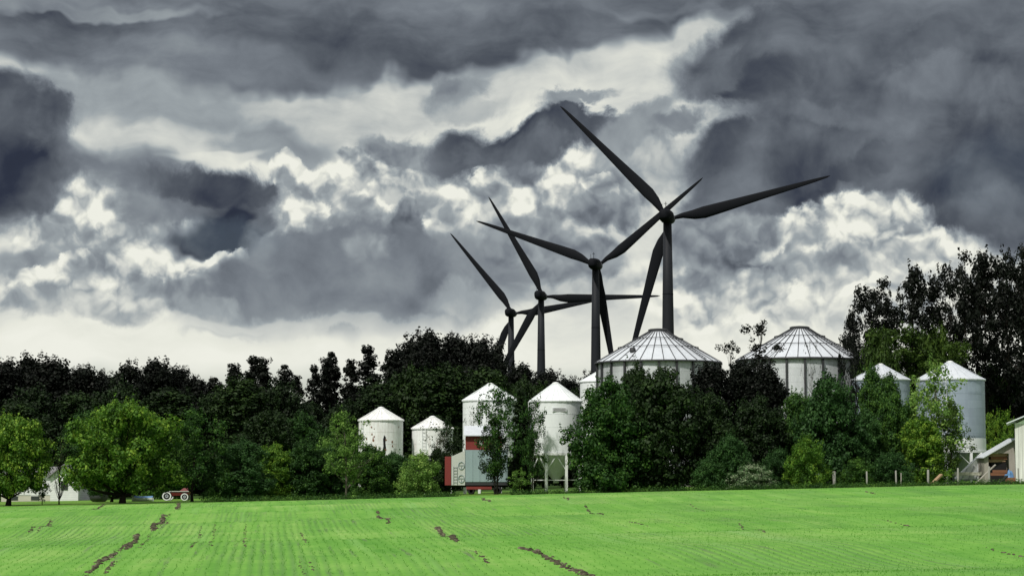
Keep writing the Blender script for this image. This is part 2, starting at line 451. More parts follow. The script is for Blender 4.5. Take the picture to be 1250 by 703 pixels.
MAT['lumber'] = paint_mat('lumber', (.32, .22, .13), (.14, .09, .06), .9, .85, 1.5)
MAT['concrete'] = paint_mat('concrete', (.50, .49, .42), (.32, .30, .26), .6, .9)
MAT['tarp'] = paint_mat('tarp', (.10, .22, .42), (.06, .12, .25), .5, .45)
MAT['glass'] = paint_mat('glass', (.03, .035, .04), (.05, .055, .06), .4, .12, spec=.6)
MAT['roof_grey'] = paint_mat('roof_grey', (.20, .20, .21), (.12, .12, .12), .7, .85)
def clapboard():
    t = NT('clapboard'); co = obj_co(t); s_ = t.n('ShaderNodeSeparateXYZ'); t.l(co, s_.inputs[0])
    w = t.math('FRACT', t.math('MULTIPLY', s_.outputs[2], 5.0))
    n1 = t.noise(co, 1.3, 4)
    c = t.ramp(n1, [(.3, (.62, .64, .66)), (.7, (.76, .77, .78))])
    c = t.mix(t.math('GREATER_THAN', w, .88), c, (.42, .43, .44))
    MAT['clapboard'] = t.bsdf(c, .7, bump=w, bstr=.4, bdist=.02)
    t = NT('board_wall'); co = obj_co(t); s_ = t.n('ShaderNodeSeparateXYZ'); t.l(co, s_.inputs[0])
    w = t.math('FRACT', t.math('MULTIPLY', t.math('ADD', s_.outputs[0], s_.outputs[1]), 3.0))
    n1 = t.noise(t.mapping(co, (3, 3, .3)), 1.0, 5)
    c = t.ramp(n1, [(.3, (.50, .50, .49)), (.7, (.70, .71, .70))])
    c = t.mix(t.math('GREATER_THAN', w, .9), c, (.30, .30, .30))
    MAT['board_wall'] = t.bsdf(c, .8, bump=w, bstr=.4, bdist=.02)
clapboard()
def corr(name, base, dark, k=9.0):
    t = NT(name); co = obj_co(t); s_ = t.n('ShaderNodeSeparateXYZ'); t.l(co, s_.inputs[0])
    w = t.math('SINE', t.math('MULTIPLY', s_.outputs[2], 2 * math.pi * k / 1.0))
    sheet = t.math('FRACT', t.math('MULTIPLY', s_.outputs[2], 1 / .82))
    n1 = t.noise(t.mapping(co, (1.5, 1.5, .25)), .9, 6, .65)
    ang = t.math('ARCTAN2', s_.outputs[1], s_.outputs[0])
    cell = t.n('ShaderNodeTexWhiteNoise', noise_dimensions='2D'); cb_ = t.n('ShaderNodeCombineXYZ')
    t.l(t.math('FLOOR', t.math('MULTIPLY', s_.outputs[2], 1 / .82)), cb_.inputs[0]); t.l(t.math('FLOOR', t.math('MULTIPLY', ang, 1.6)), cb_.inputs[1])
    t.l(cb_.outputs[0], cell.inputs['Vector'])
    f = t.math('ADD', t.math('MULTIPLY_ADD', n1, 1.6, -.5), t.math('MULTIPLY_ADD', cell.outputs[0], .35, -.17))
    c = t.ramp(f, [(.0, base), (1.0, dark)])
    c = t.mix(t.math('MULTIPLY', t.math('LESS_THAN', sheet, .05), .5), c, dark)
    MAT[name] = t.bsdf(c, .5, .25, bump=w, bstr=.35, bdist=.02)
corr('corr_grey', (.34, .41, .49), (.24, .29, .36)); corr('corr_white', (.54, .57, .60), (.34, .36, .38))

# ================================================================== ground
def g(x, y):
    """terrain height: gentle rise to the right, shallow rolls across the field"""
    x = np.asarray(x, float); y = np.asarray(y, float)
    z = .0235 * 90 * np.tanh(x / 90)
    roll = .15 * np.sin(y * .215 + x * .012 + .6) + .06 * np.sin(y * .47 - x * .03 + 1.0)
    near = 1 / (1 + np.exp((y - 168) / 9)); near = near * np.clip((y - 20) / 25, 0, 1)
    far = np.clip((y - 420) / 1500, 0, 1)
    return z + roll * near - far * 1.0
def gz(x, y): return float(g(x, y))
YE = 194.0
def edge_y(x): return 194.0 + 2.2 * math.sin(x * .07 + 1.0) + 1.2 * math.sin(x * .19)
def sheet(name, x0, x1, y0, y1, nx, ny, dz, mat, fn=None, yfun=None):
    xs = np.linspace(x0, x1, nx); vs = np.zeros((ny, nx, 3))
    for i in range(nx):
        a, b = (y0, y1) if yfun is None else yfun(xs[i])
        t_ = np.linspace(0, 1, ny); ys = a + (b - a) * t_
        vs[:, i, 0] = xs[i]; vs[:, i, 1] = ys; vs[:, i, 2] = g(np.full(ny, xs[i]), ys) + dz
    idx = np.arange(nx * ny).reshape(ny, nx)
    F_ = np.stack([idx[:-1, :-1], idx[:-1, 1:], idx[1:, 1:], idx[1:, :-1]], -1).reshape(-1, 4)
    me = np_mesh(name, vs.reshape(-1, 3), F_, mat)
    me.polygons.foreach_set('use_smooth', [True] * len(F_))
    o = bpy.data.objects.new(name, me); COL.objects.link(o); tag(o, kind='structure'); return o

ROWDIR = (-.113, 1.0)        # crop rows run towards here
def rowco(t, gp):
    s_ = t.n('ShaderNodeSeparateXYZ'); t.l(gp, s_.inputs[0])
    return t.math('ADD', s_.outputs[0], t.math('MULTIPLY', s_.outputs[1], .113)), s_
def field_mat():
    t = NT('crop_soil_and_blades'); gp = geo_pos(t); rc, s_ = rowco(t, gp)
    big = t.noise(gp, .045, 5, .65); mid = t.noise(gp, .5, 5, .65); fine_ = t.noise(gp, 5.0, 4, .7)
    def rows(sx_, sy_, sc_, det=4):
        cv = t.n('ShaderNodeCombineXYZ'); t.l(t.math('MULTIPLY', rc, sx_), cv.inputs[0]); t.l(t.math('MULTIPLY', s_.outputs[1], sy_), cv.inputs[1])
        return t.noise(cv.outputs[0], sc_, det, .68)
    f = t.math('ADD', t.math('MULTIPLY', big, .55), t.math('ADD', t.math('MULTIPLY', mid, .25), t.math('ADD', t.math('MULTIPLY', fine_, .2), t.math('MULTIPLY', rows(1, .03, 1.3), .35))))
    c = t.ramp(f, [(.54, (.078, .235, .030)), (.68, (.138, .318, .052)), (.82, (.235, .390, .100))])
    # the drilled rows themselves, and gaps in them where soil shows
    w_ = t.math('MULTIPLY_ADD', t.math('SINE', t.math('MULTIPLY', rc, 6.2832 / .27)), .5, .5)
    patch = t.math('MINIMUM', t.math('MAXIMUM', t.math('MULTIPLY_ADD', rows(.16, .03, 1.0, 3), 6.0, -2.6), 0.0), 1.0)
    c = t.mix(t.math('MULTIPLY', t.math('MULTIPLY', w_, patch), .62), c, (.085, .175, .055))
    gap = t.math('MINIMUM', t.math('MAXIMUM', t.math('MULTIPLY_ADD', rows(1, .035, 3.2, 5), 9.0, -5.3), 0.0), 1.0)
    c = t.mix(t.math('MULTIPLY', gap, .8), c, (.10, .135, .075))
    c = t.mix(t.math('MULTIPLY', t.math('MINIMUM', t.math('MAXIMUM', t.math('MULTIPLY_ADD', rows(.8, .02, 1.1, 4), 6.0, -3.3), 0.0), 1.0), .45), c, (.22, .40, .13))
    return t.bsdf(c, .9, spec=.1)
def lawn_mat():
    t = NT('lawn_grass'); gp = geo_pos(t)
    f = t.math('ADD', t.math('MULTIPLY', t.noise(gp, .12, 5, .65), .6), t.math('MULTIPLY', t.noise(gp, 2.2, 4, .7), .4))
    c = t.ramp(f, [(.35, (.05, .12, .018)), (.5, (.10, .21, .03)), (.68, (.19, .30, .055))])
    return t.bsdf(c, .95, spec=.1)
def far_mat():
    t = NT('rough_pasture'); gp = geo_pos(t)
    c = t.ramp(t.noise(gp, .03, 5, .65), [(.35, (.02, .045, .012)), (.65, (.05, .10, .02))])
    return t.bsdf(c, .95, spec=.1)
MAT['field'] = field_mat(); MAT['lawn'] = lawn_mat(); MAT['far'] = far_mat()
# the whole land as one sheet that reaches the horizon (row spacing grows outward)
xs = np.concatenate([-np.geomspace(9000, 160, 26), np.linspace(-140, 140, 71), np.geomspace(160, 9000, 26)])
ys = np.concatenate([-np.geomspace(4000, 20, 14), np.linspace(0, 320, 161), np.geomspace(335, 12000, 30)])
X, Y_ = np.meshgrid(xs, ys); Z = g(X, Y_) - .05
idx = np.arange(X.size).reshape(X.shape)
F_ = np.stack([idx[:-1, :-1], idx[:-1, 1:], idx[1:, 1:], idx[1:, :-1]], -1).reshape(-1, 4)
me = np_mesh('ground', np.stack([X, Y_, Z], -1).reshape(-1, 3), F_, MAT['far']); me.polygons.foreach_set('use_smooth', [True] * len(F_))
tag(bpy.data.objects.new('ground', me), kind='structure'); COL.objects.link(bpy.data.objects['ground'])
sheet('crop_field', -75, 75, 5, 200, 76, 220, 0, MAT['field'], yfun=lambda x: (5, edge_y(x)))
sheet('lawn', -75, 75, 0, 0, 76, 24, -.012, MAT['lawn'], yfun=lambda x: (edge_y(x) - .5, 236))

def ditch_mat():
    t = NT('ditch_grass'); gp = geo_pos(t)
    return t.bsdf(t.ramp(t.noise(gp, 1.5, 4, .7), [(.3, (.015, .04, .01)), (.6, (.05, .11, .025))]), .95, spec=.1)
MAT['ditch'] = ditch_mat()
sheet('ditch', -39, -14, 0, 0, 60, 4, .055, MAT['ditch'], yfun=lambda x: (edge_y(x) - .2, edge_y(x) + 1.9 + .5 * math.sin(x * .8)))
# soil where the tyres tore the crop up: lumpy low strips that follow the rows
def soil_mat():
    t = NT('bare_soil'); gp = geo_pos(t); n1 = t.noise(gp, 3.5, 5, .7)
    return t.bsdf(t.ramp(n1, [(.36, (.022, .020, .014)), (.52, (.075, .068, .045)), (.72, (.23, .215, .15))]), .95, bump=n1, bstr=.8, bdist=.08, spec=.1)
MAT['soil'] = soil_mat()
def ground_hit(px, py):
    lo, hi = 20.0, 230.0
    d = ray(px, py)
    prev = None
    for y in np.linspace(20, 230, 1500):
        p = CAM + d * (y / d.y)
        if p.z <= gz(p.x, p.y): return p
    return CAM + d * (190 / d.y)
rs = random.Random(5)
def soil_strip(p0, p1, wpx, dens):
    a, b = ground_hit(*p0), ground_hit(*p1)
    if (b - a).length < 2: b = a + Vector((-.1, 1, 0)) * 4
    n = max(14, int((b - a).length / .35)); mb = MB(); mb.smooth = True
    w = wpx * mpp(a.y)
    for i in range(n):
        for q in range(9):
            if rs.random() > dens * .5: continue
            t_ = (i + rs.random()) / n; p = a.lerp(b, t_)
            x = p.x + rs.gauss(0, w * .18) ; y = p.y + rs.gauss(0, .25)
            r = rs.choice((.03, .04, .06, .085)) * rs.uniform(.8, 1.3) * (a.y / 60) ** .5 * (wpx / 9) ** .5; hgt = r * rs.uniform(.35, .8)
            k = rs.randint(5, 7); z = gz(x, y)
            prof = [(r, -.03), (r * .75, hgt * .65), (r * .3, hgt)]
            ph = rs.random() * 6
            vs = [(x + rr * rs.uniform(.75, 1.25) * math.cos(ph + 6.283 * j / k), y + rr * 1.5 * rs.uniform(.75, 1.25) * math.sin(ph + 6.283 * j / k), z + zz)
                  for rr, zz in prof for j in range(k)]
            fs = [(m * k + j, m * k + (j + 1) % k, (m + 1) * k + (j + 1) % k, (m + 1) * k + j) for m in range(2) for j in range(k)] + [tuple(2 * k + j for j in range(k))]
            mb.add(vs, fs)
    if mb.v: tag(mb.build('torn_soil', MAT['soil']), kind='structure')
STRIPS = [((106, 702), (140, 676), 9, .9), ((137, 678), (142, 676), 6, .6), ((156, 671), (168, 652), 8, .95), ((187, 648), (200, 628), 7, .9),
          ((216, 622), (219, 614), 5, .5), ((36, 650), (62, 634), 3, .4), ((46, 651), (64, 636), 2.5, .35), ((114, 622), (128, 616), 6, .12),
          ((172, 670), (182, 652), 1.5, .3), ((196, 645), (207, 627), 1.5, .3), ((126, 702), (142, 684), 4, .4),
          ((461, 624), (476, 640), 4, .35), ((534, 644), (558, 662), 6.5, .7), ((636, 669), (722, 703), 9, .95), ((590, 608), (598, 612), 5, .4),
          ((688, 606), (694, 610), 3, .25), ((716, 618), (735, 628), 4, .2), ((842, 615), (860, 624), 3, .2), ((902, 638), (936, 651), 3, .25),
          ((1055, 600), (1070, 603), 4, .35), ((1085, 636), (1110, 642), 4, .25), ((1200, 669), (1250, 680), 3, .35),
          ((788, 641), (792, 644), 3, .4), ((597, 688), (606, 694), 4, .4), ((364, 684), (372, 702), 2, .3), ((378, 686), (384, 700), 2, .25),
          ((368, 650), (374, 664), 1.5, .3), ((246, 640), (236, 668), 1.5, .2), ((262, 640), (256, 668), 1.5, .2), ((300, 640), (298, 668), 1.5, .2)]
for a_, b_, w_, d_ in STRIPS: soil_strip(a_, b_, w_, d_)

# crop: drilled rows of short blades (near part only as blades; the rest is the sheet's own texture)
def crop(seed=3):
    rg = np.random.default_rng(seed); VV = []
    for y0, y1, step, sp, h, wd in ((34, 62, .27, .30, .040, .022), (62, 92, .27, .45, .042, .028), (92, 135, .54, .9, .045, .045), (135, 193, .81, 1.8, .045, .07)):
        half = y1 * .245 + 2
        c0 = -half; rows = np.arange(c0, half, step)
        ny = int((y1 - y0) / sp)
        yy = y0 + (np.arange(ny)[None, :] + rg.random((len(rows), ny))) * sp
        cx = rows[:, None] - .113 * (yy - (y0 + y1) / 2) + rg.normal(0, step * .10, yy.shape)
        x = cx.ravel(); y = yy.ravel()
        keep = (np.abs(x) < y * .245 + 1) & (y < np.array([edge_y(v) for v in x]) - .3)
        # thin patches
        nz = np.sin(x * .9 + y * .13) * np.sin(y * .31 + x * .2 + 1.3) + .6 * np.sin(x * 3.1 + 2 * np.sin(y * .07))
        keep &= rg.random(len(x)) < np.clip(.95 - .30 * (nz > .7), 0, 1)
        x, y = x[keep], y[keep]; n = len(x); z = g(x, y)
        for b in range(2):
            a = rg.random(n) * np.pi; hh = h * rg.uniform(.6, 1.35, n); lx = rg.normal(0, .45, n) * hh; ly = rg.normal(0, .45, n) * hh
            ox = rg.normal(0, wd, n); oy = rg.normal(0, wd, n); dx, dy = np.cos(a) * wd * .5, np.sin(a) * wd * .5
            v = np.stack([np.stack([x + ox - dx, y + oy - dy, z - .01], -1), np.stack([x + ox + dx, y + oy + dy, z - .01], -1),
                          np.stack([x + ox + lx, y + oy + ly, z + hh], -1)], 1)
            VV.append(v.reshape(-1, 3))
    V_ = np.concatenate(VV); F_ = np.arange(len(V_)).reshape(-1, 3)
    t = NT('crop_blade'); gp = geo_pos(t); gg = t.n('ShaderNodeNewGeometry')
    f = t.math('ADD', t.math('MULTIPLY', t.noise(gp, .05, 4, .6), .75), t.math('ADD', t.math('MULTIPLY', t.noise(gp, .6, 3), .25), t.math('MULTIPLY', gg.outputs['Random Per Island'], .22)))
    c = t.ramp(f, [(.40, (.085, .265, .034)), (.62, (.14, .360, .058)), (.85, (.22, .44, .105))])
    d = t.n('ShaderNodeBsdfDiffuse'); t.l(c, d.inputs[0]); tr = t.n('ShaderNodeBsdfTranslucent'); t.l(c, tr.inputs[0])
    m_ = t.n('ShaderNodeMixShader'); m_.inputs[0].default_value = .45; t.l(d.outputs[0], m_.inputs[1]); t.l(tr.outputs[0], m_.inputs[2]); t.l(m_.outputs[0], t.out.inputs[0])
    me = np_mesh('young_crop', V_, F_, t.m, 3); o = bpy.data.objects.new('young_crop', me); COL.objects.link(o)
    tag(o, 'short bright green cereal crop drilled in rows across the field', 'crop', kind='stuff')
    return len(F_)
print('crop tris', crop())
# ================================================================== wind turbines
def blade_mesh():
    mb = MB(); mb.smooth = True
    st = [(0.0, 1.05, 1.0, 0), (1.6, 1.05, 1.0, 0), (3.5, 1.5, .8, 0.1), (6.5, 2.6, .5, .2), (9.5, 3.3, .32, .2), (14, 3.0, .27, .1), (20, 2.5, .24, .0), (28, 1.9, .21, -.1),
          (36, 1.35, .19, -.3), (41, .95, .18, -.5), (44, .55, .17, -.8), (45, .12, .17, -1.0)]
    n = 14; vs = []
    for r, ch, th, bend in st:
        tw = R(14) * (1 - r / 45) ** 2
        for k in range(n):
            a = 2 * math.pi * k / n; x = ch / 2 * math.cos(a); y = ch / 2 * th * math.sin(a)
            if th < .6: x -= ch * .22; y *= (1 - .5 * (x / ch + .2))
            X_ = x * math.cos(tw) - y * math.sin(tw); Y2 = x * math.sin(tw) + y * math.cos(tw)
            vs.append((X_, Y2 + bend * .6, r))
    fs = [(i * n + k, i * n + (k + 1) % n, (i + 1) * n + (k + 1) % n, (i + 1) * n + k) for i in range(len(st) - 1) for k in range(n)]
    fs += [tuple(range(n))[::-1], tuple((len(st) - 1) * n + k for k in range(n))]
    mb.add(vs, fs); return mb
def make_turbine(hub, Y, phase, label, proto=None, yaw=R(166)):
    hub = hub - Matrix.Rotation(yaw, 3, 'Z') @ Vector((0, -4.6, 0)); hub.y = Y
    base = gz(hub.x, Y); root = empty('wind_turbine', (hub.x, Y, base))
    tag(root, label, 'wind turbine', 'dark three-bladed wind turbines behind the silos')
    Hh = hub.z - base
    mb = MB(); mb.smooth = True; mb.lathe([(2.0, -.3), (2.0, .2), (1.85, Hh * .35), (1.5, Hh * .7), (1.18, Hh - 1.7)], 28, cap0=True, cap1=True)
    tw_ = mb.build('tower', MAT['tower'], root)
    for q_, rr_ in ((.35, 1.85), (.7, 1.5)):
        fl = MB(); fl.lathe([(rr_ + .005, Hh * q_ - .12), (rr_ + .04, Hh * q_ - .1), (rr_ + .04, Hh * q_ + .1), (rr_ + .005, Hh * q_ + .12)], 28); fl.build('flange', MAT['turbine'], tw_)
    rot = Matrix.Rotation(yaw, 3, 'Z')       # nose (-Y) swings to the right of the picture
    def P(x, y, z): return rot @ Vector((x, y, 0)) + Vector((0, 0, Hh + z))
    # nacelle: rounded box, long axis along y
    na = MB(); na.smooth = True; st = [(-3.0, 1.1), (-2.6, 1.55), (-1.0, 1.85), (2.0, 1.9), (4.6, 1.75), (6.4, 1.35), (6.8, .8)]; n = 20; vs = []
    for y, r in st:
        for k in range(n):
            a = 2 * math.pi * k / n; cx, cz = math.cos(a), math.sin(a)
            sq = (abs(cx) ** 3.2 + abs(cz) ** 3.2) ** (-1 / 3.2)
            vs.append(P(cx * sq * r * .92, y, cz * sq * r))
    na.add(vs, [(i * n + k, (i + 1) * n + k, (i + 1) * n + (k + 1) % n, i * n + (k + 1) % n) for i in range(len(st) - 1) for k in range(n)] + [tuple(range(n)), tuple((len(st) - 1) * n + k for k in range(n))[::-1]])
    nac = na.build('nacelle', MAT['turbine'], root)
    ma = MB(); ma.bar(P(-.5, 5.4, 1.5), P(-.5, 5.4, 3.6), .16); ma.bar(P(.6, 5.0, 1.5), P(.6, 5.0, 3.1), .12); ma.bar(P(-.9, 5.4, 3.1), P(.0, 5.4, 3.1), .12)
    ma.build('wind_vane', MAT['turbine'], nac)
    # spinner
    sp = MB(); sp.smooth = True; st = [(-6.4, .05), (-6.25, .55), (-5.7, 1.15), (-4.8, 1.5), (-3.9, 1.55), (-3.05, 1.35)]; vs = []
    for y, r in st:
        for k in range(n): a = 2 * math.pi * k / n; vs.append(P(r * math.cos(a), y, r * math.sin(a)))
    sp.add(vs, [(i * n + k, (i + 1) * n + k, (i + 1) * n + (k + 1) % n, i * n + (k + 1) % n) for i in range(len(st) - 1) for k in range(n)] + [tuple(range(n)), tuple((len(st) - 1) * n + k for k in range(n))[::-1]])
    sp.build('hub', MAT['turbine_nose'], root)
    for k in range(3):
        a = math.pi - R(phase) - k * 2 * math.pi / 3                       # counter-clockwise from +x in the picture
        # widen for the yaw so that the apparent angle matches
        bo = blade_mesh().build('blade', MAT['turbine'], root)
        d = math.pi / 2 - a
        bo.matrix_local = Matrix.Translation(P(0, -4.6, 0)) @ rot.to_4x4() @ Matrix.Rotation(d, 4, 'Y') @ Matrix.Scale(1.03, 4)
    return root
TB = [((819.5, 265), 595, 13.6, 'nearest and tallest dark wind turbine, its tower rising behind the first conical bin roof'),
      ((731, 323), 719, 39.0, 'second tallest dark wind turbine, tower rising at the left edge of the conical bin roof'),
      ((664, 361), 834, -.6, 'dark wind turbine third in size with one blade level to the right'),
      ((627, 382), 925, 8.8, 'farthest and smallest wind turbine, leftmost of the four above the dark trees')]
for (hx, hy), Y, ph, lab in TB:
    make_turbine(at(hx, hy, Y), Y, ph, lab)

# ================================================================== silos
def hopper_silo(px0, px1, apex_y, eave_y, bottom_y, Y, label, mat='white_steel', legs=True, roofmat=None, extras=None, cap=True, skirt=None):
    cx = (px0 + px1) / 2; c = at(cx, eave_y, Y); r = (px1 - px0) / 2 * mpp(Y); gnd = gz(c.x, Y)
    root = empty('grain_silo', (c.x, Y, gnd)); tag(root, label, 'silo', 'white and grey hopper silos on legs')
    He = c.z - gnd; Ha = at(cx, apex_y, Y).z - gnd; Hb = at(cx, bottom_y, Y).z - gnd
    w = MB(); w.smooth = True; w.lathe([(r, Hb), (r, He)], 48); w.build('wall', MAT[mat], root)
    hp = MB(); nr = max(2, int((He - Hb) / 1.2))
    for i in range(1, nr): z = Hb + (He - Hb) * i / nr; hp.lathe([(r + .002, z - .02), (r + .012, z - .018), (r + .012, z + .018), (r + .002, z + .02)], 48)
    if nr > 1: tag(hp.build('hoop', MAT[mat], root), kind='stuff')
    if skirt:
        zs = at(cx, skirt, Y).z - gnd; k = MB(); k.smooth = True; k.lathe([(r + .03, Hb - .02), (r + .03, zs)], 40); k.build('skirt', MAT['white_steel'], root)
    rf = MB(); nseg = 24; rf.smooth = False
    rf.lathe([(r + .10, He - .10), (r + .12, He + .02), (r * .55, He + (Ha - He) * .46), (.32, Ha - .12)], nseg, a0=.1)
    ro = rf.build('roof', MAT[roofmat or mat], root)
    rb = MB()
    for k in range(nseg):
        a = .1 + 2 * math.pi * k / nseg; ca, sa = math.cos(a), math.sin(a)
        rb.bar(((r + .12) * ca, (r + .12) * sa, He + .05), (.34 * ca, .34 * sa, Ha - .09), .02, .03)
    rb.build('roof_seam', MAT[roofmat or mat], ro)
    if cap:
        cp = MB(); cp.lathe([(.36, Ha - .15), (.36, Ha - .03), (.12, Ha + .06)], 16, cap1=True); cp.build('cap', MAT['white_trim'], ro)
    if legs:
        h = MB(); h.smooth = True; h.lathe([(r - .02, Hb), (.28, max(Hb - r * 1.05, .35)), (.28, max(Hb - r * 1.05, .35) - .25)], 32, cap1=True)
        h.build('hopper', MAT['white_trim' if mat == 'white_steel' else 'galv'], root)
        rg_ = MB(); rg_.lathe([(r + .04, Hb - .20), (r + .10, Hb - .2), (r + .10, Hb + .02), (r + .04, Hb + .02)], 32); rg_.build('ring_beam', MAT['white_trim'], root)
        nl = 8
        for k in range(nl):
            a = 2 * math.pi * (k + .5) / nl; x, y = (r - .02) * math.cos(a), (r - .02) * math.sin(a); lg = MB()
            lg.box(x - .13, x + .13, y - .13, y + .13, -.35, Hb - .19); lg.build('leg', MAT['white_trim'], root)
        for k in range(nl):
            br = MB()
            a0_ = 2 * math.pi * (k + .5) / nl; a1_ = 2 * math.pi * (k + 1.5) / nl; am = (a0_ + a1_) / 2; q = r * math.cos(math.pi / nl)
            p0 = (r * math.cos(a0_), r * math.sin(a0_)); p1 = (r * math.cos(a1_), r * math.sin(a1_)); pm = (q * math.cos(am), q * math.sin(am))
            zl = Hb * .55
            br.bar((p0[0], p0[1], zl), (pm[0], pm[1], Hb - .22), .09); br.bar((p1[0], p1[1], zl), (pm[0], pm[1], Hb - .22), .09)
            br.build('brace', MAT['white_trim'], root); br = MB(); br.bar((p0[0], p0[1], Hb * .32), (p1[0], p1[1], Hb * .32), .07); br.build('tie_bar', MAT['white_trim'], root)
    if extras: extras(root, r, He, Hb, Ha)
    return root
def ladder_on(root, r, z0, z1, ang, mat='white_trim'):
    l = MB(); ca, sa = math.cos(ang), math.sin(ang); t_ = Vector((-sa, ca, 0)); c = Vector((ca, sa, 0)) * (r + .16)
    for s_ in (-.2, .2): l.bar(c + t_ * s_ + Vector((0, 0, z0)), c + t_ * s_ + Vector((0, 0, z1)), .045)
    z = z0 + .2
    while z < z1: l.bar(c - t_ * .2 + Vector((0, 0, z)), c + t_ * .2 + Vector((0, 0, z)), .03); z += .35
    for z in (z0 + .5, (z0 + z1) / 2, z1 - .4): l.bar(Vector((ca, sa, 0)) * (r + .005) + Vector((0, 0, z)), c + Vector((0, 0, z)), .04)
    l.build('ladder', MAT[mat], root)
def ex_slot(root, r, He, Hb, Ha):       # silo with a tall dark opening and rust marks
    a = -math.pi / 2 + .22; m = MB(); c = Vector((math.cos(a), math.sin(a), 0)) * (r + .02)
    rz = Matrix.Rotation(a + math.pi / 2, 3, 'Z')
    pts = [(-.12, Hb + .1), (.10, Hb + .1), (.16, Hb + .9), (.10, Hb + 1.3), (.15, Hb + 1.9), (-.02, Hb + 2.15), (-.14, Hb + 1.7), (-.10, Hb + 1.0), (-.18, Hb + .6)]
    vs = [rz @ Vector((x, .0, z)) + c for x, z in pts] + [rz @ Vector((x, .08, z)) + c for x, z in pts]; n = len(pts)
    m.add(vs, [tuple(range(n)), tuple(range(n, 2 * n))[::-1]] + [(k, (k + 1) % n, n + (k + 1) % n, n + k) for k in range(n)])
    m.build('opening', MAT['black'], root)
    sp = MB(); spots = []; rr = random.Random(8)
    for k in range(16):
        aa = -math.pi / 2 + rr.uniform(-1.25, 1.1); z = rr.uniform(Hb + .6, He - .3); s_ = rr.uniform(.04, .10); cc = Vector((math.cos(aa), math.sin(aa), 0)) * (r + .012)
        q = Matrix.Rotation(aa + math.pi / 2, 3, 'Z'); j = 7
        vs = [q @ Vector((s_ * rr.uniform(.6, 1.4) * math.cos(6.283 * i / j), -.012, s_ * rr.uniform(.7, 2) * math.sin(6.283 * i / j) + z)) + cc for i in range(j)]
        sp.add(vs, [tuple(range(j))]); spots.append(sp); sp = MB()
    t = MAT.get('rust') or paint_mat('rust', (.20, .09, .05), (.10, .05, .03), .6, .9); MAT['rust'] = t
    for sp in spots: sp.build('rust_patch', t, root)
    ladder_on(root, r, Hb, He, -math.pi / 2 - .9)
def ex_vent(root, r, He, Hb, Ha):
    a = -math.pi / 2 + .12; q = Matrix.Rotation(a + math.pi / 2, 3, 'Z'); c = Vector((math.cos(a), math.sin(a), 0)) * (r - .10)
    m = MB(); m.box(-.68, .68, -.12, .12, He - 1.05, He - .68, q, c); v_ = m.build('vent_panel', MAT['galv_wall'], root)
    m = MB()
    for k in range(3): z = He - .98 + k * .11; m.box(-.6, .6, -.135, -.115, z, z + .04, q, c)
    m.build('louvre', MAT['rib_dark'], v_)
    ladder_on(root, r, .4, He, math.pi * .98)
def ex_ladder(root, r, He, Hb, Ha): ladder_on(root, r, .4, He, -math.pi * .62)

hopper_silo(438, 492, 497, 513, 556, 226, 'leftmost white silo, rust marks and a tall dark opening in its wall', 'white_rusty', extras=ex_slot)
hopper_silo(503, 553, 508, 523, 560, 228, 'low white silo half hidden behind bare branches, second from left', 'white_rusty', extras=ex_ladder)
hopper_silo(565, 632, 468, 489, 556, 220, 'white silo rising right behind the red and pale blue dryer', 'white_steel', extras=ex_ladder)
hopper_silo(647, 710, 467, 490, 553, 208, 'tall clean white silo on open braced legs with a small vent panel', 'white_steel', extras=ex_vent)
hopper_silo(708, 768, 449, 466, 540, 262, 'white silo standing farther back, just left of the nearer ribbed bin', 'white_steel', extras=ex_ladder)
hopper_silo(1040, 1110, 444, 464, 545, 238, 'grey steel silo with pale roof mostly hidden by trees', 'corr_grey', roofmat='roof_metal')
hopper_silo(1119, 1201, 441, 464, 550, 214, 'big grey corrugated silo with pale cone roof and white skirt over arched legs', 'corr_grey', roofmat='roof_metal', skirt=535, extras=ex_ladder)

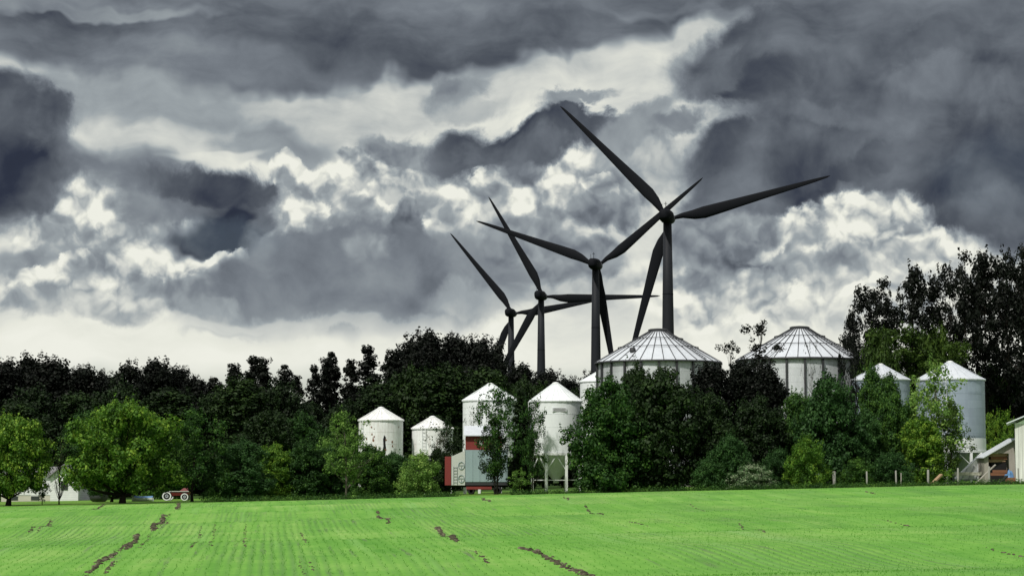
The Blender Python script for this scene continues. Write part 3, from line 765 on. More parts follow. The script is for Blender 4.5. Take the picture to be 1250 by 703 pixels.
# ================================================================== big round bins with ribbed conical roofs
def big_bin(cx, half, apex_y, eave_y, Y, label, gap=None):
    c = at(cx, eave_y, Y); r = half * mpp(Y); gnd = gz(c.x, Y); He = c.z - gnd; Ha = at(cx, apex_y, Y).z - gnd
    root = empty('grain_bin', (c.x, Y, gnd)); tag(root, label, 'grain bin', 'big round bins with ribbed conical roofs')
    rw = r - .30
    w = MB(); w.smooth = True; w.lathe([(rw, -.3), (rw, He - .05)], 56); w.build('wall', MAT['corr_white'], root)
    f = MB(); f.lathe([(r + .25, -.3), (r + .25, .15), (rw - .4, .15)], 48); f.build('foundation', MAT['concrete'], root)
    for k in range(22):
        a = 2 * math.pi * (k + .3) / 22; p = MB(); x, y = (rw + .14) * math.cos(a), (rw + .14) * math.sin(a); q = Matrix.Rotation(a, 3, 'Z')
        p.box(-.12, .12, -.11, .11, 0, He - .12, q, (x, y, .15)); p.build('post', MAT['rib_dark'], root)
    n = 34; rf = MB(); R1 = 1.0
    rf.lathe([(r, He), (r - .02, He + .06), (R1, Ha - .22)], n, a0=.11)
    rf_o = rf.build('roof', MAT['roof_metal'], root)
    rb = MB()
    for k in range(n):
        a = .11 + 2 * math.pi * k / n; ca, sa = math.cos(a), math.sin(a)
        rb.bar(((r + .03) * ca, (r + .03) * sa, He + .06), (R1 * ca, R1 * sa, Ha - .17), .075, .08)
    rb.build('rib', MAT['rib_dark'], rf_o)
    def ring(t_, s_=.04, lift=.2):
        m = MB(); rr = r + (R1 - r) * t_; z = He + .06 + (Ha - .28 - He) * t_ + lift
        m.tube([(rr * math.cos(2 * math.pi * k / 48), rr * math.sin(2 * math.pi * k / 48), z) for k in range(49)], [s_] * 49, 5, cap=False)
        for k in range(n):
            a = .11 + 2 * math.pi * k / n; m.bar((rr * math.cos(a), rr * math.sin(a), z - lift), (rr * math.cos(a), rr * math.sin(a), z + s_), .07)
        m.build('roof_ring', MAT['rib_dark'], rf_o)
    ring(.42); ring(.70)
    m = MB(); m.lathe([(r + .08, He - .16), (r + .11, He - .1), (r + .08, He + .05), (r - .1, He + .05)], 56); m.build('eave_ring', MAT['rib_dark'], root)
    cp = MB(); cp.lathe([(R1 + .15, Ha - .24), (R1 + .18, Ha - .04), (R1 - .05, Ha + .05), (.2, Ha + .12)], 24, cap1=True); cp.build('cap', MAT['rib_dark'], rf_o)
    # inspection hatch
    a = -math.pi / 2 - .62; t_ = .28; rr = r + (R1 - r) * t_; z = He + (Ha - He) * t_
    h = MB(); h.smooth = True; h.lathe([(.34, 0), (.36, .35), (.25, .5), (.05, .55)], 12, c=(rr * math.cos(a), rr * math.sin(a), z - .05)); h.build('roof_vent', MAT['rib_dark'], rf_o)
    # roof steps
    s_ = MB(); a = -math.pi / 2 + .75
    for side in (-.25, .25):
        t = Vector((-math.sin(a), math.cos(a), 0)) * side
        s_.bar(Vector((r * math.cos(a), r * math.sin(a), He + .2)) + t, Vector((R1 * math.cos(a), R1 * math.sin(a), Ha - .02)) + t, .05)
    for k in range(18):
        t_ = (k + .5) / 18; rr = r + (R1 - r) * t_; zc = He + .2 + (Ha - .22 - He) * t_; t = Vector((-math.sin(a), math.cos(a), 0)) * .25
        s_.bar(Vector((rr * math.cos(a), rr * math.sin(a), zc)) + t, Vector((rr * math.cos(a), rr * math.sin(a), zc)) - t, .04)
    s_.build('roof_ladder', MAT['rib_dark'], rf_o)
big_bin(803.5, 77, 402, 443, 250, 'large round bin with dark-ribbed conical roof in front of the tallest turbine')
big_bin(976.5, 78, 399, 440, 250, 'large round bin with ribbed conical roof beside the tall loose trees on the right')

# ================================================================== dryer
def dryer():
    Y = 209; k = mpp(Y); x0 = at(543, 590, Y).x; gnd = gz(x0 + 3, Y); root = empty('grain_dryer', (x0, Y, gnd))
    tag(root, 'red and pale blue grain dryer on wheels, in front of the white silos', 'grain dryer')
    def z(py): return at(580, py, Y).z - gnd
    def x(px): return (px - 543) * k
    D = 3.2
    def prism(name, pts, y0, y1, mat, par=root):
        m = MB(); n = len(pts); m.add([(a, y0, b) for a, b in pts] + [(a, y1, b) for a, b in pts], [tuple(range(n)), tuple(range(n, 2 * n))[::-1]] + [(i, n + i, n + (i + 1) % n, (i + 1) % n) for i in range(n)])
        return m.build(name, MAT[mat], par, bevel=.015)
    prism('end_panel', [(x(543), z(592)), (x(550.6), z(592)), (x(550.6), z(557)), (x(543), z(557))], 0, D - .3, 'red_paint')
    fp = prism('fan_housing', [(x(551), z(592)), (x(567.6), z(592)), (x(567.6), z(549.5)), (x(551), z(557))], .02, D - .3, 'pale_panel')
    for cy in (568, 584):
        m = MB(); c = Vector((x(563), -.03, z(cy)))
        m.tube([c + Vector((.29 * math.cos(i * .3927), 0, .36 * math.sin(i * .3927))) for i in range(17)], [.03] * 17, 5, cap=False)
        m.bar(c + Vector((-.27, 0, .05)), c + Vector((.27, 0, .05)), .03); m.bar(c, c + Vector((0, 0, -.34)), .03)
        m.build('fan_guard', MAT['blue_grey'], fp)
    m = MB()
    for xx in (553.5, 558): m.bar((x(xx), -.04, z(591)), (x(xx), -.04, z(569)), .035)
    for i in range(6): m.bar((x(553.5), -.04, z(588 - i * 3.6)), (x(558), -.04, z(588 - i * 3.6)), .03)
    m.build('ladder', MAT['galv'], fp)
    body = prism('body', [(x(568), z(588)), (x(619.5), z(588)), (x(619.5), z(549)), (x(568), z(549))], -.05, D, 'blue_grey')
    m = MB()
    for i in range(1, 6): xx = x(568) + i * (x(619.5) - x(568)) / 6; m.box(xx - .025, xx + .025, -.085, -.045, z(587), z(549.5))
    m.build('panel_rib', MAT['blue_grey'], body)
    prism('skirt', [(x(568.2), z(592)), (x(619), z(592)), (x(619), z(588.2)), (x(568.2), z(588.2))], .0, D - .1, 'rib_dark')
    up = prism('upper_wall', [(x(568), z(548.8)), (x(612), z(548.8)), (x(612), z(531)), (x(568), z(531))], .12, D - .2, 'red_paint')
    m = MB(); m.box(x(584.5), x(589), .06, .13, z(543), z(538)); m.build('window', MAT['white_trim'], up)
    rf = MB(); a, b = x(566), x(614)
    rf.add([(a, -.25, z(531)), (b, -.25, z(531)), (b, D / 2, z(519)), (a, D / 2, z(519)), (a, D + .1, z(530)), (b, D + .1, z(530)),
            (a, -.25, z(532)), (b, -.25, z(532)), (b, D / 2, z(520)), (a, D / 2, z(520)), (a, D + .1, z(531)), (b, D + .1, z(531))],
           [(0, 1, 2, 3), (3, 2, 5, 4), (6, 9, 8, 7), (9, 10, 11, 8), (0, 6, 7, 1), (4, 5, 11, 10), (0, 3, 9, 6), (3, 4, 10, 9), (1, 7, 8, 2), (2, 8, 11, 5)])
    r_ = rf.build('roof', MAT['roof_metal'], root)
    m = MB(); m.lathe([(.16, 0), (.16, .45), (.22, .5)], 10, c=(x(592), .5, z(526))); m.build('flue', MAT['rib_dark'], r_)
    m = MB(); m.box(x(569), x(600), .05, .2, z(597), z(593.6)); m.build('chassis_rail', MAT['red_paint'], root)
    m = MB(); m.box(x(545), x(620), .5, D - .5, z(594.5), z(592.1)); m.build('chassis', MAT['black'], root)
    for wx in (607, 575):
        for yy in (.1, D - .45):
            w = MB(); w.smooth = True; q = Matrix.Rotation(math.pi / 2, 3, 'X'); rr = .42 if wx == 607 else .34
            vs = []; n = 20; prof = [(rr * .5, 0), (rr * .9, 0), (rr, .05), (rr, .25), (rr * .9, .3), (rr * .5, .3)]
            for a_, b_ in prof:
                for i in range(n): vs.append((x(wx) + a_ * math.cos(6.2832 * i / n), yy + b_, rr - .02 + a_ * math.sin(6.2832 * i / n)))
            w.add(vs, [(i * n + j, i * n + (j + 1) % n, (i + 1) * n + (j + 1) % n, (i + 1) * n + j) for i in range(5) for j in range(n)] + [tuple(range(n)), tuple(5 * n + j for j in range(n))])
            w.build('wheel', MAT['rubber'], root)
dryer()

# ================================================================== farmhouse at left
def house():
    Y = 236; root = empty('farmhouse', (0, 0, 0)); o = at(64, 603, Y); gnd = gz(o.x, Y); root.location = (o.x, Y, gnd)
    tag(root, 'white clapboard farmhouse behind the left lawn trees', 'house')
    k = mpp(Y)
    def bx(name, x0, x1, y0, y1, z0, z1, mat, par=root): m = MB(); m.box(x0, x1, y0, y1, z0, z1); return m.build(name, MAT[mat], par)
    xl = -62 * k; xr = 34 * k
    bx('foundation', xl - .02, 0, .05, 7, -.3, .62, 'concrete'); 
    bx('wall', xl, 0, 0, 7.1, .62, 3.0, 'clapboard')
    m = MB(); hw = xr; m.add([(0.02, -1.2, -.2), (hw, -1.2, -.2), (hw, -1.2, 2.8), (hw / 2, -1.2, 3.9), (0.02, -1.2, 2.8), (.02, 7, -.2), (hw, 7, -.2), (hw, 7, 2.8), (hw / 2, 7, 3.9), (.02, 7, 2.8)],
                       [(0, 1, 2, 3, 4), (9, 8, 7, 6, 5), (0, 4, 9, 5), (1, 6, 7, 2)]); m.build('gable_wall', MAT['clapboard'], root)
    m = MB()
    for s_ in (0, 1):
        xa, xb = (hw + .35, hw / 2) if s_ else (-.3, hw / 2)
        m.add([(xa, -1.6, 2.62), (xb, -1.6, 4.03), (xb, 7.4, 4.03), (xa, 7.4, 2.62), (xa, -1.6, 2.48), (xb, -1.6, 3.91), (xb, 7.4, 3.91), (xa, 7.4, 2.48)], [(0, 1, 2, 3), (4, 7, 6, 5), (0, 4, 5, 1), (3, 2, 6, 7), (0, 3, 7, 4)])
    rf = m.build('roof', MAT['roof_grey'], root)
    m = MB(); m.add([(xl - .4, -.4, 2.95), (-.05, -.4, 2.95), (-.05, 3.55, 3.75), (xl - .4, 3.55, 3.75), (xl - .4, 7.5, 2.95), (-.05, 7.5, 2.95), (xl - .4, -.4, 2.8), (-.05, -.4, 2.8), (xl - .4, 7.5, 2.8), (-.05, 7.5, 2.8)],
                    [(0, 1, 2, 3), (3, 2, 5, 4), (0, 6, 7, 1), (4, 5, 9, 8), (0, 3, 4, 8, 6), (1, 7, 9, 5, 2)]); m.build('wing_roof', MAT['roof_grey'], root)
    for px in (17, 43):
        xx = (px - 64) * k; w = bx('basement_window', xx - .45, xx + .45, .0, .1, .08, .52, 'glass'); bx('frame', xx - .5, xx + .5, -.03, -.005, .52, .58, 'white_trim', w)
    for xx in (-4.2, -2.0):
        w = bx('window', xx - .4, xx + .4, -.05, .05, 1.3, 2.4, 'glass')
        for a, b, c_, d in ((-.48, .48, 2.4, 2.48), (-.48, .48, 1.2, 1.3), (-.48, -.4, 1.3, 2.4), (.4, .48, 1.3, 2.4), (-.02, .02, 1.3, 2.4)):
            bx('frame', xx + a, xx + b, -.08, -.052, c_, d, 'white_trim', w)
    w = bx('window', hw / 2 - .4, hw / 2 + .4, -1.26, -1.15, 1.2, 2.2, 'glass'); bx('frame', hw / 2 - .5, hw / 2 + .5, -1.29, -1.265, 2.2, 2.3, 'white_trim', w)
house()

# ================================================================== sheds at right
def white_shed():
    Y = 200; o = at(1240, 586, Y); gnd = gz(o.x, Y); k = mpp(Y); root = empty('white_shed', (o.x, Y, gnd), -.235)
    tag(root, 'tall white vertical-board shed with pale metal roof at the right edge', 'shed')
    zt = at(1240, 516, Y).z - gnd; Wd = 6.0
    m = MB(); m.box(0, Wd, 0, 6, -.3, zt); m.build('wall', MAT['board_wall'], root)
    m = MB(); a, b = -.75, Wd + .7; zr = zt + 1.55
    m.add([(a, -.5, zt), (a, 6.5, zt), (Wd / 2, -.5, zr), (Wd / 2, 6.5, zr), (b, -.5, zt), (b, 6.5, zt), (a, -.5, zt - .12), (a, 6.5, zt - .12), (Wd / 2, -.5, zr - .12), (Wd / 2, 6.5, zr - .12), (b, -.5, zt - .12), (b, 6.5, zt - .12)],
          [(0, 2, 3, 1), (2, 4, 5, 3), (6, 7, 9, 8), (8, 9, 11, 10), (0, 6, 8, 2), (2, 8, 10, 4), (1, 3, 9, 7), (3, 5, 11, 9), (0, 1, 7, 6), (4, 10, 11, 5)]); m.build('roof', MAT['roof_metal'], root)
    m = MB(); m.add([(.05, -.02, zt - .1), (Wd - .05, -.02, zt - .1), (Wd / 2, -.02, zr - .2)], [(0, 1, 2)]); m.build('gable', MAT['white_trim'], root)
    m = MB(); m.box(2.0, 3.6, -.06, -.01, 0, 2.6); d = m.build('door', MAT['old_wood'], root); m = MB(); m.box(2.1, 2.2, -.1, -.062, 1.1, 1.35); m.build('handle', MAT['rib_dark'], d)
white_shed()
def lean_to():
    Y = 204; o = at(1202, 585, Y); gnd = gz(o.x, Y); k = mpp(Y); root = empty('lean_to_shed', (o.x, Y, gnd))
    tag(root, 'weathered grey wood lean-to with sloping pale roof, open front full of lumber', 'shed')
    def z(py): return at(1220, py, Y).z - gnd
    def x(px): return (px - 1202) * k
    m = MB(); y0, y1 = 0, 2.6     # side wall pieces round an opening (front plane y=0)
    def q(pts): m.add([(a, 0, b) for a, b in pts] + [(a, .1, b) for a, b in pts], [tuple(range(len(pts))), tuple(range(len(pts), 2 * len(pts)))[::-1]] + [(i, len(pts) + i, len(pts) + (i + 1) % len(pts), (i + 1) % len(pts)) for i in range(len(pts))])
    zr = lambda px: z(557 - (px - 1202) * .57)
    q([(x(1202), -.2), (x(1207), -.2), (x(1207), zr(1207)), (x(1202), zr(1202))]); q([(x(1207), z(553)), (x(1232), z(553)), (x(1232), zr(1232)), (x(1207), zr(1207))]) if zr(1207) > z(553) else q([(x(1209), z(553)), (x(1232), z(553)), (x(1232), zr(1232)), (x(1209), zr(1209))])
    q([(x(1232), -.2), (x(1239.3), -.2), (x(1239.3), zr(1239.3)), (x(1232), zr(1232))]); m.build('front_wall', MAT['old_wood'], root)
    m = MB(); m.box(x(1202), x(1239), y1, y1 + .1, -.2, zr(1204)); m.box(x(1202), x(1202) + .1, .12, y1, -.2, zr(1202) - .05); m.build('back_wall', MAT['old_wood'], root)
    for sx, nm in ((0, 'roof'),):
        m = MB(); a, b = x(1199.5), x(1240.5)
        za, zb = z(558), z(534.5)
        m.add([(a, -.35, za), (b, -.35, zb), (b, y1 + .4, zb), (a, y1 + .4, za), (a, -.35, za - .09), (b, -.35, zb - .09), (b, y1 + .4, zb - .09), (a, y1 + .4, za - .09)], [(0, 1, 2, 3), (4, 7, 6, 5), (0, 4, 5, 1), (1, 5, 6, 2), (2, 6, 7, 3), (3, 7, 4, 0)]); m.build('roof', MAT['roof_metal'], root)
    return x, z, gnd, Y, o
lx, lz, lg, lY, lo = lean_to()
rl = random.Random(4)
LW = ['orange-brown board laid on top of the lumber in the lean-to', 'upper dark red-brown timber in the lean-to lumber stack', 'long brown timber in the middle of the lean-to stack', 'pale weathered timber low in the lean-to stack', 'dark timber at the bottom of the lean-to stack', 'short brown timber second from the bottom in the lean-to']
for i, (py, xa, xb, mt) in enumerate([(555.5, 1208, 1231.5, 'lumber'), (559, 1211, 1231, 'rust'), (562.5, 1208, 1229, 'lumber'), (571, 1210, 1231, 'old_wood'), (578.5, 1210, 1231, 'rust'), (575, 1213, 1231, 'rust')]):
    m = MB(); q = Matrix.Rotation(R(rl.uniform(-3, 3)), 3, 'Y')
    m.box(0, (xb - xa) * mpp(lY), .15, .8, -.13, .13, q, (lo.x + lx(xa), lY + rl.uniform(.15, .5), lg + lz(py)))
    tag(m.build('timber', MAT[mt]), LW[i], 'timber', 'timbers stacked in the lean-to')
# rack that carries the timbers, lower stack of dark boards
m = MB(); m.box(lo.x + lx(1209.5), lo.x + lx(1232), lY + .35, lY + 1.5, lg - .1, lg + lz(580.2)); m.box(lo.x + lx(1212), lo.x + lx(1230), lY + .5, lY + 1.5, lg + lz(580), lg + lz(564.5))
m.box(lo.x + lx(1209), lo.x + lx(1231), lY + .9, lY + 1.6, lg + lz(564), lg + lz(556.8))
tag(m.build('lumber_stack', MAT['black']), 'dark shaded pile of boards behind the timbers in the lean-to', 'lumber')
def blob_mesh(name, c, sx, sy, sz, mat, seed, amp=.25):
    m = MB(); m.smooth = True; rr = random.Random(seed); n, k = 16, 9; vs = []
    for i in range(k + 1):
        th = math.pi / 2 * i / k
        for j in range(n):
            a = 6.2832 * j / n; d = 1 + amp * mnoise.noise(Vector((math.cos(a) * 1.3 + seed, math.sin(a) * 1.3, th * 1.5))) * 2
            vs.append((sx * math.cos(th) * math.cos(a) * d, sy * math.cos(th) * math.sin(a) * d, sz * math.sin(th) * d))
    m.add(vs, [(i * n + j, i * n + (j + 1) % n, (i + 1) * n + (j + 1) % n, (i + 1) * n + j) for i in range(k) for j in range(n)])
    return m.build(name, MAT[mat], None, loc=c)
p = at(1236, 582, 201); tag(blob_mesh('tarp_covered_load', (p.x, 202.2, gz(p.x, 201) + .55), .42, .5, .55, 'tarp', 3), 'blue tarp bundle beside the white shed wall', 'tarp')
m = MB(); p = at(1237, 584, 202); m.box(p.x - .6, p.x + .5, 201.6, 202.8, gz(p.x, 202) - .05, gz(p.x, 202) + .55); tag(m.build('wood_crate', MAT['rust'], bevel=.03), 'dark brown crate under the blue tarp bundle', 'crate')

# white loading chute leaning from silo legs
def chute():
    Y = 207; a = at(1166, 577, Y); b = at(1200, 552, Y); gnd = gz(a.x, Y); root = empty('loading_chute', (a.x, Y, gnd)); tag(root, 'white sloping sheet-metal chute under the big grey silo', 'chute')
    L_ = b.x - a.x; H_ = b.z - gnd
    m = MB(); m.add([(0, 0, .45), (L_, 0, .45), (L_, 0, H_), (0, .5, .6), (L_, .9, .45), (L_, .9, H_)], [(0, 1, 2), (3, 5, 4), (0, 2, 5, 3), (0, 3, 4, 1), (1, 4, 5, 2)]); m.build('trough', MAT['white_trim'], root)
    m = MB(); m.box(L_ - .12, L_, -.06, 0, 0, H_); m.box(0, L_, -.05, 0, .36, .47); m.build('frame', MAT['galv'], root)
    for t_ in (.2, .45, .7): m = MB(); m.bar((L_ * t_, -.08, .4), (L_ * (t_ + .22), -.08, 1.3 + t_), .05); m.build('brace', MAT['galv'], root)
chute()
# beam rail in front of the silo base
m = MB(); a, b = at(1143, 577.5, 205.5), at(1202, 577.5, 205.5); m.box(a.x, b.x, 205.4, 205.8, a.z - .2, a.z + .12); m.box(a.x + .1, a.x + .3, 205.45, 205.75, gz(a.x, 205) - .2, a.z - .2); m.box(b.x - .3, b.x - .1, 205.45, 205.75, gz(b.x, 205) - .2, a.z - .2)
tag(m.build('concrete_sill', MAT['concrete'], bevel=.02), 'long pale sill running in front of the big grey silo legs', 'sill')

# fence posts
FP = [(1018.5, 575, 592, 5.2, 'post_wood', 'thick pale wooden post beside the small bright shrub'), (1058.5, 575, 591, 2.6, 'post_wood', 'slim weathered fence post under the dark trees, second from left'),
      (1094, 574, 589, 2.6, 'post_wood', 'slim weathered fence post third from left'), (1099.8, 577, 588, 1.6, 'old_wood', 'thin dark stake just right of the third post'),
      (1133, 573, 590, 3.4, 'post_wood', 'grey fence post beside the fallen yellowish plank'), (1169.5, 571, 590, 3.0, 'post_wood', 'grey fence post in front of the white chute'),
      (1207.5, 569, 589, 3.2, 'post_wood', 'grey fence post in front of the lean-to'), (1243.5, 571, 587, 2.0, 'post_wood', 'grey fence post in front of the white shed')]
for px, y0, y1, w, mt, lab in FP:
    Y = 196.5 if px < 1240 else 197.5; b = at(px, y1, Y); k = mpp(Y); z0 = gz(b.x, Y); zt = at(px, y0, Y).z
    m = MB(); m.smooth = True; rr = w * k * .42; lean = rl.uniform(-.03, .03)
    m.tube([(0, 0, -.3), (lean * .3, 0, .3), (lean, .02, zt - z0 - .04), (lean, .02, zt - z0)], [rr * 1.05, rr, rr * .95, rr * .75], 9)
    tag(m.build('fence_post', MAT[mt], loc=(b.x, Y, z0)), lab, 'fence post', 'fence posts along the right field edge')
for (ax, ay), (bx_, by), w, mt, lab in [((1136, 590), (1149, 579), .32, 'lumber', 'yellowish plank leaning against the post at the field edge'), ((1190, 589), (1215, 567), .16, 'old_wood', 'long grey pole leaning up towards the lean-to'),
                                     ((1219, 588), (1229, 581), .25, 'black', 'dark board leaning low by the lean-to'), ((1142, 590.5), (1160, 588.5), .15, 'post_wood', 'pale plank lying in the grass at the field edge')]:
    Y = 198.5; a = at(ax, ay, Y); b = at(bx_, by, Y + 1.2); a.z = gz(a.x, Y) + .03; m = MB(); m.bar(a, b, w, w * .5)
    tag(m.build('plank', MAT[mt]), lab, 'plank', 'planks lying along the right fence')

# ================================================================== red trailer and small things on the left lawn
def wheel(root, x, y, r, w, rim='white_trim'):
    def ring(prof, mat, name, par):
        m = MB(); m.smooth = True; n = 22; vs = [(x + a * math.cos(6.2832 * i / n), y + b, r + a * math.sin(6.2832 * i / n)) for a, b in prof for i in range(n)]; K_ = len(prof)
        m.add(vs, [(i * n + j, i * n + (j + 1) % n, (i + 1) * n + (j + 1) % n, (i + 1) * n + j) for i in range(K_ - 1) for j in range(n)] + ([tuple(range(n)), tuple((K_ - 1) * n + j for j in range(n))] if name != 'sidewall' else []))
        return m.build(name, MAT[mat], par)
    t = ring([(r * .55, .02), (r * .7, 0), (r * .92, .02), (r, .08), (r, w - .08), (r * .92, w), (r * .55, w - .02)], 'rubber', 'wheel', root)
    ring([(r * .70, -.015), (r * .93, -.012)], rim, 'sidewall', t)
    ring([(r * .12, .0), (r * .3, -.02), (r * .5, .06), (r * .54, .03)], 'galv', 'rim', t)
def trailer():
    Y = 214; a = at(199, 601, Y); root = empty('farm_trailer', (a.x, Y, gz(a.x, Y))); k = mpp(Y)
    root.scale = (.88, .88, .84); tag(root, 'dark red farm trailer with white-walled tyres behind the big round tree', 'trailer')
    m = MB(); x0, x1 = 10 * k, 34 * k; m.add([(x0, .2, .62), (x1, .2, .62), (x1 + .1, .1, 1.15), (x0 - .1, .1, 1.05), (x0, 1.7, .62), (x1, 1.7, .62), (x1 + .1, 1.8, 1.15), (x0 - .1, 1.8, 1.05)], [(0, 1, 2, 3), (4, 7, 6, 5), (0, 3, 7, 4), (1, 5, 6, 2), (0, 4, 5, 1)])
    m.build('box', MAT['dull_red'], root); m = MB(); m.box(x0 - .12, x1 + .12, .05, .12, 1.08, 1.16); m.build('rail', MAT['pale_panel'], root)
    m = MB(); m.add([(x0 + .9, .5, 1.1), (x1, .5, 1.1), (x1, 1.5, 1.1), (x0 + .9, 1.5, 1.1), (x0 + 1.4, .7, 1.5), (x1 - .1, .7, 1.5), (x1 - .1, 1.3, 1.5), (x0 + 1.4, 1.3, 1.5)], [(4, 5, 6, 7), (0, 1, 5, 4), (2, 3, 7, 6), (1, 2, 6, 5), (0, 4, 7, 3)]); m.build('cover', MAT['dull_red'], root)
    m = MB(); m.box(x0 - 1, x1, .85, 1.05, .5, .61); m.build('drawbar', MAT['black'], root)
    for wx, r in ((5.5 * k, .55), (30 * k, .46)):
        for yy in (-.15, 1.65): wheel(root, wx, yy, r, .28)
trailer()
def small_boat():
    Y = 212; a = at(160, 601, Y); root = empty('rowing_boat', (a.x, Y, gz(a.x, Y))); tag(root, 'small white and blue boat lying on the grass behind the big round tree', 'boat')
    st = [(0, .05, .50), (.25, .30, .42), (.8, .48, .36), (1.5, .50, .36), (2.1, .42, .40)]; hb = MB(); hb.smooth = True; vs = []; n = 9
    for x, w, h in st:
        for k in range(n): a_ = math.pi * k / (n - 1); vs.append((x, .55 - w * math.cos(a_), max(.04, h - h * .9 * math.sin(a_) ** .6)))
    hb.add(vs, [(i * n + k, (i + 1) * n + k, (i + 1) * n + k + 1, i * n + k + 1) for i in range(4) for k in range(n - 1)] + [tuple(4 * n + k for k in range(n))])
    hb.build('hull', MAT['white_trim'], root)
    c = MB(); c.smooth = True; vs = []
    for x, w, h in st[1:]:
        for k in range(7): u = k / 3 - 1; vs.append((x, .55 + w * .97 * u, h + .01 + .16 * (1 - u * u)))
    c.add(vs, [(i * 7 + k, i * 7 + k + 1, (i + 1) * 7 + k + 1, (i + 1) * 7 + k) for i in range(3) for k in range(6)]); c.build('cover', MAT['tarp'], root)
small_boat()
p = at(128, 600, 217)
m = MB(); m.smooth = True; n = 20; prof = [(.0, 0), (.5, 0), (.62, .06), (.62, 1.5), (.5, 1.56), (0, 1.56)]; vs = [(a * math.cos(6.2832 * i / n), b, .6 + a * math.sin(6.2832 * i / n)) for a, b in prof for i in range(n)]
m.add(vs, [(i * n + j, i * n + (j + 1) % n, (i + 1) * n + (j + 1) % n, (i + 1) * n + j) for i in range(5) for j in range(n)])
o_ = m.build('fuel_drum', MAT['rib_dark'], loc=(p.x, 217, gz(p.x, 217))); o_.rotation_euler = (0, 0, R(60)); tag(o_, 'dark round tank lying behind the lawn tree, beside the farmhouse', 'tank')
# ================================================================== trees
def leaves(cent, rad, cnt, size, rg, flat=1.0, out=.7, zst=1.0):
    """quads scattered in clumps; returns (n*4,3) vertices"""
    C_ = np.repeat(cent, cnt, 0); Rr = np.repeat(rad, cnt)
    n = len(C_); d = rg.normal(size=(n, 3)); d /= np.linalg.norm(d, axis=1)[:, None]
    rr = Rr * rg.random(n) ** .42
    p = C_ + d * rr[:, None] * np.array([1, 1, flat * zst])
    nr = d * out * 1.6 + rg.normal(size=(n, 3)) * .42 + np.array([0, 0, .25]); nr /= np.linalg.norm(nr, axis=1)[:, None]
    t = np.cross(nr, rg.normal(size=(n, 3))); t /= np.linalg.norm(t, axis=1)[:, None]; b = np.cross(nr, t)
    s = size * rg.uniform(.6, 1.35, n)[:, None] * .5
    a = t * s; c = b * s * rg.uniform(.55, .9, n)[:, None]
    bend = nr * s * .35
    V_ = np.stack([p - a, p - c * .9 + bend, p + a, p + c + bend], 1)
    return V_.reshape(-1, 3)
PROF = {
    'round': lambda t: np.sqrt(np.clip(1 - (1.9 * (t - .44)) ** 2, 0, 1)) if False else np.clip(1 - np.abs((t - .38) / .63) ** 2.6, 0, 1) ** .5,
    'bush': lambda t: np.clip(1 - (t / 1.02) ** 2.6, 0, 1) ** .5 * (.86 + .14 * np.minimum(t * 4, 1)),
    'forest': lambda t: np.clip(1 - np.abs((t - .40) / .63) ** 2.2, 0, 1) ** .6 * (.75 + .25 * np.sin(t * 9)),
    'spire': lambda t: np.clip(1 - t ** 3.2, 0, 1) ** .8 * (.8 + .2 * np.sin(t * 15 + 1) ** 2) + .04,
    'poplar': lambda t: np.clip(1 - np.abs((t - .52) / .54) ** 2.2, 0, 1) ** .6,
    'loose': lambda t: np.clip(1 - np.abs((t - .50) / .56) ** 2.0, 0, 1) ** .5,
}
PROTO = {}
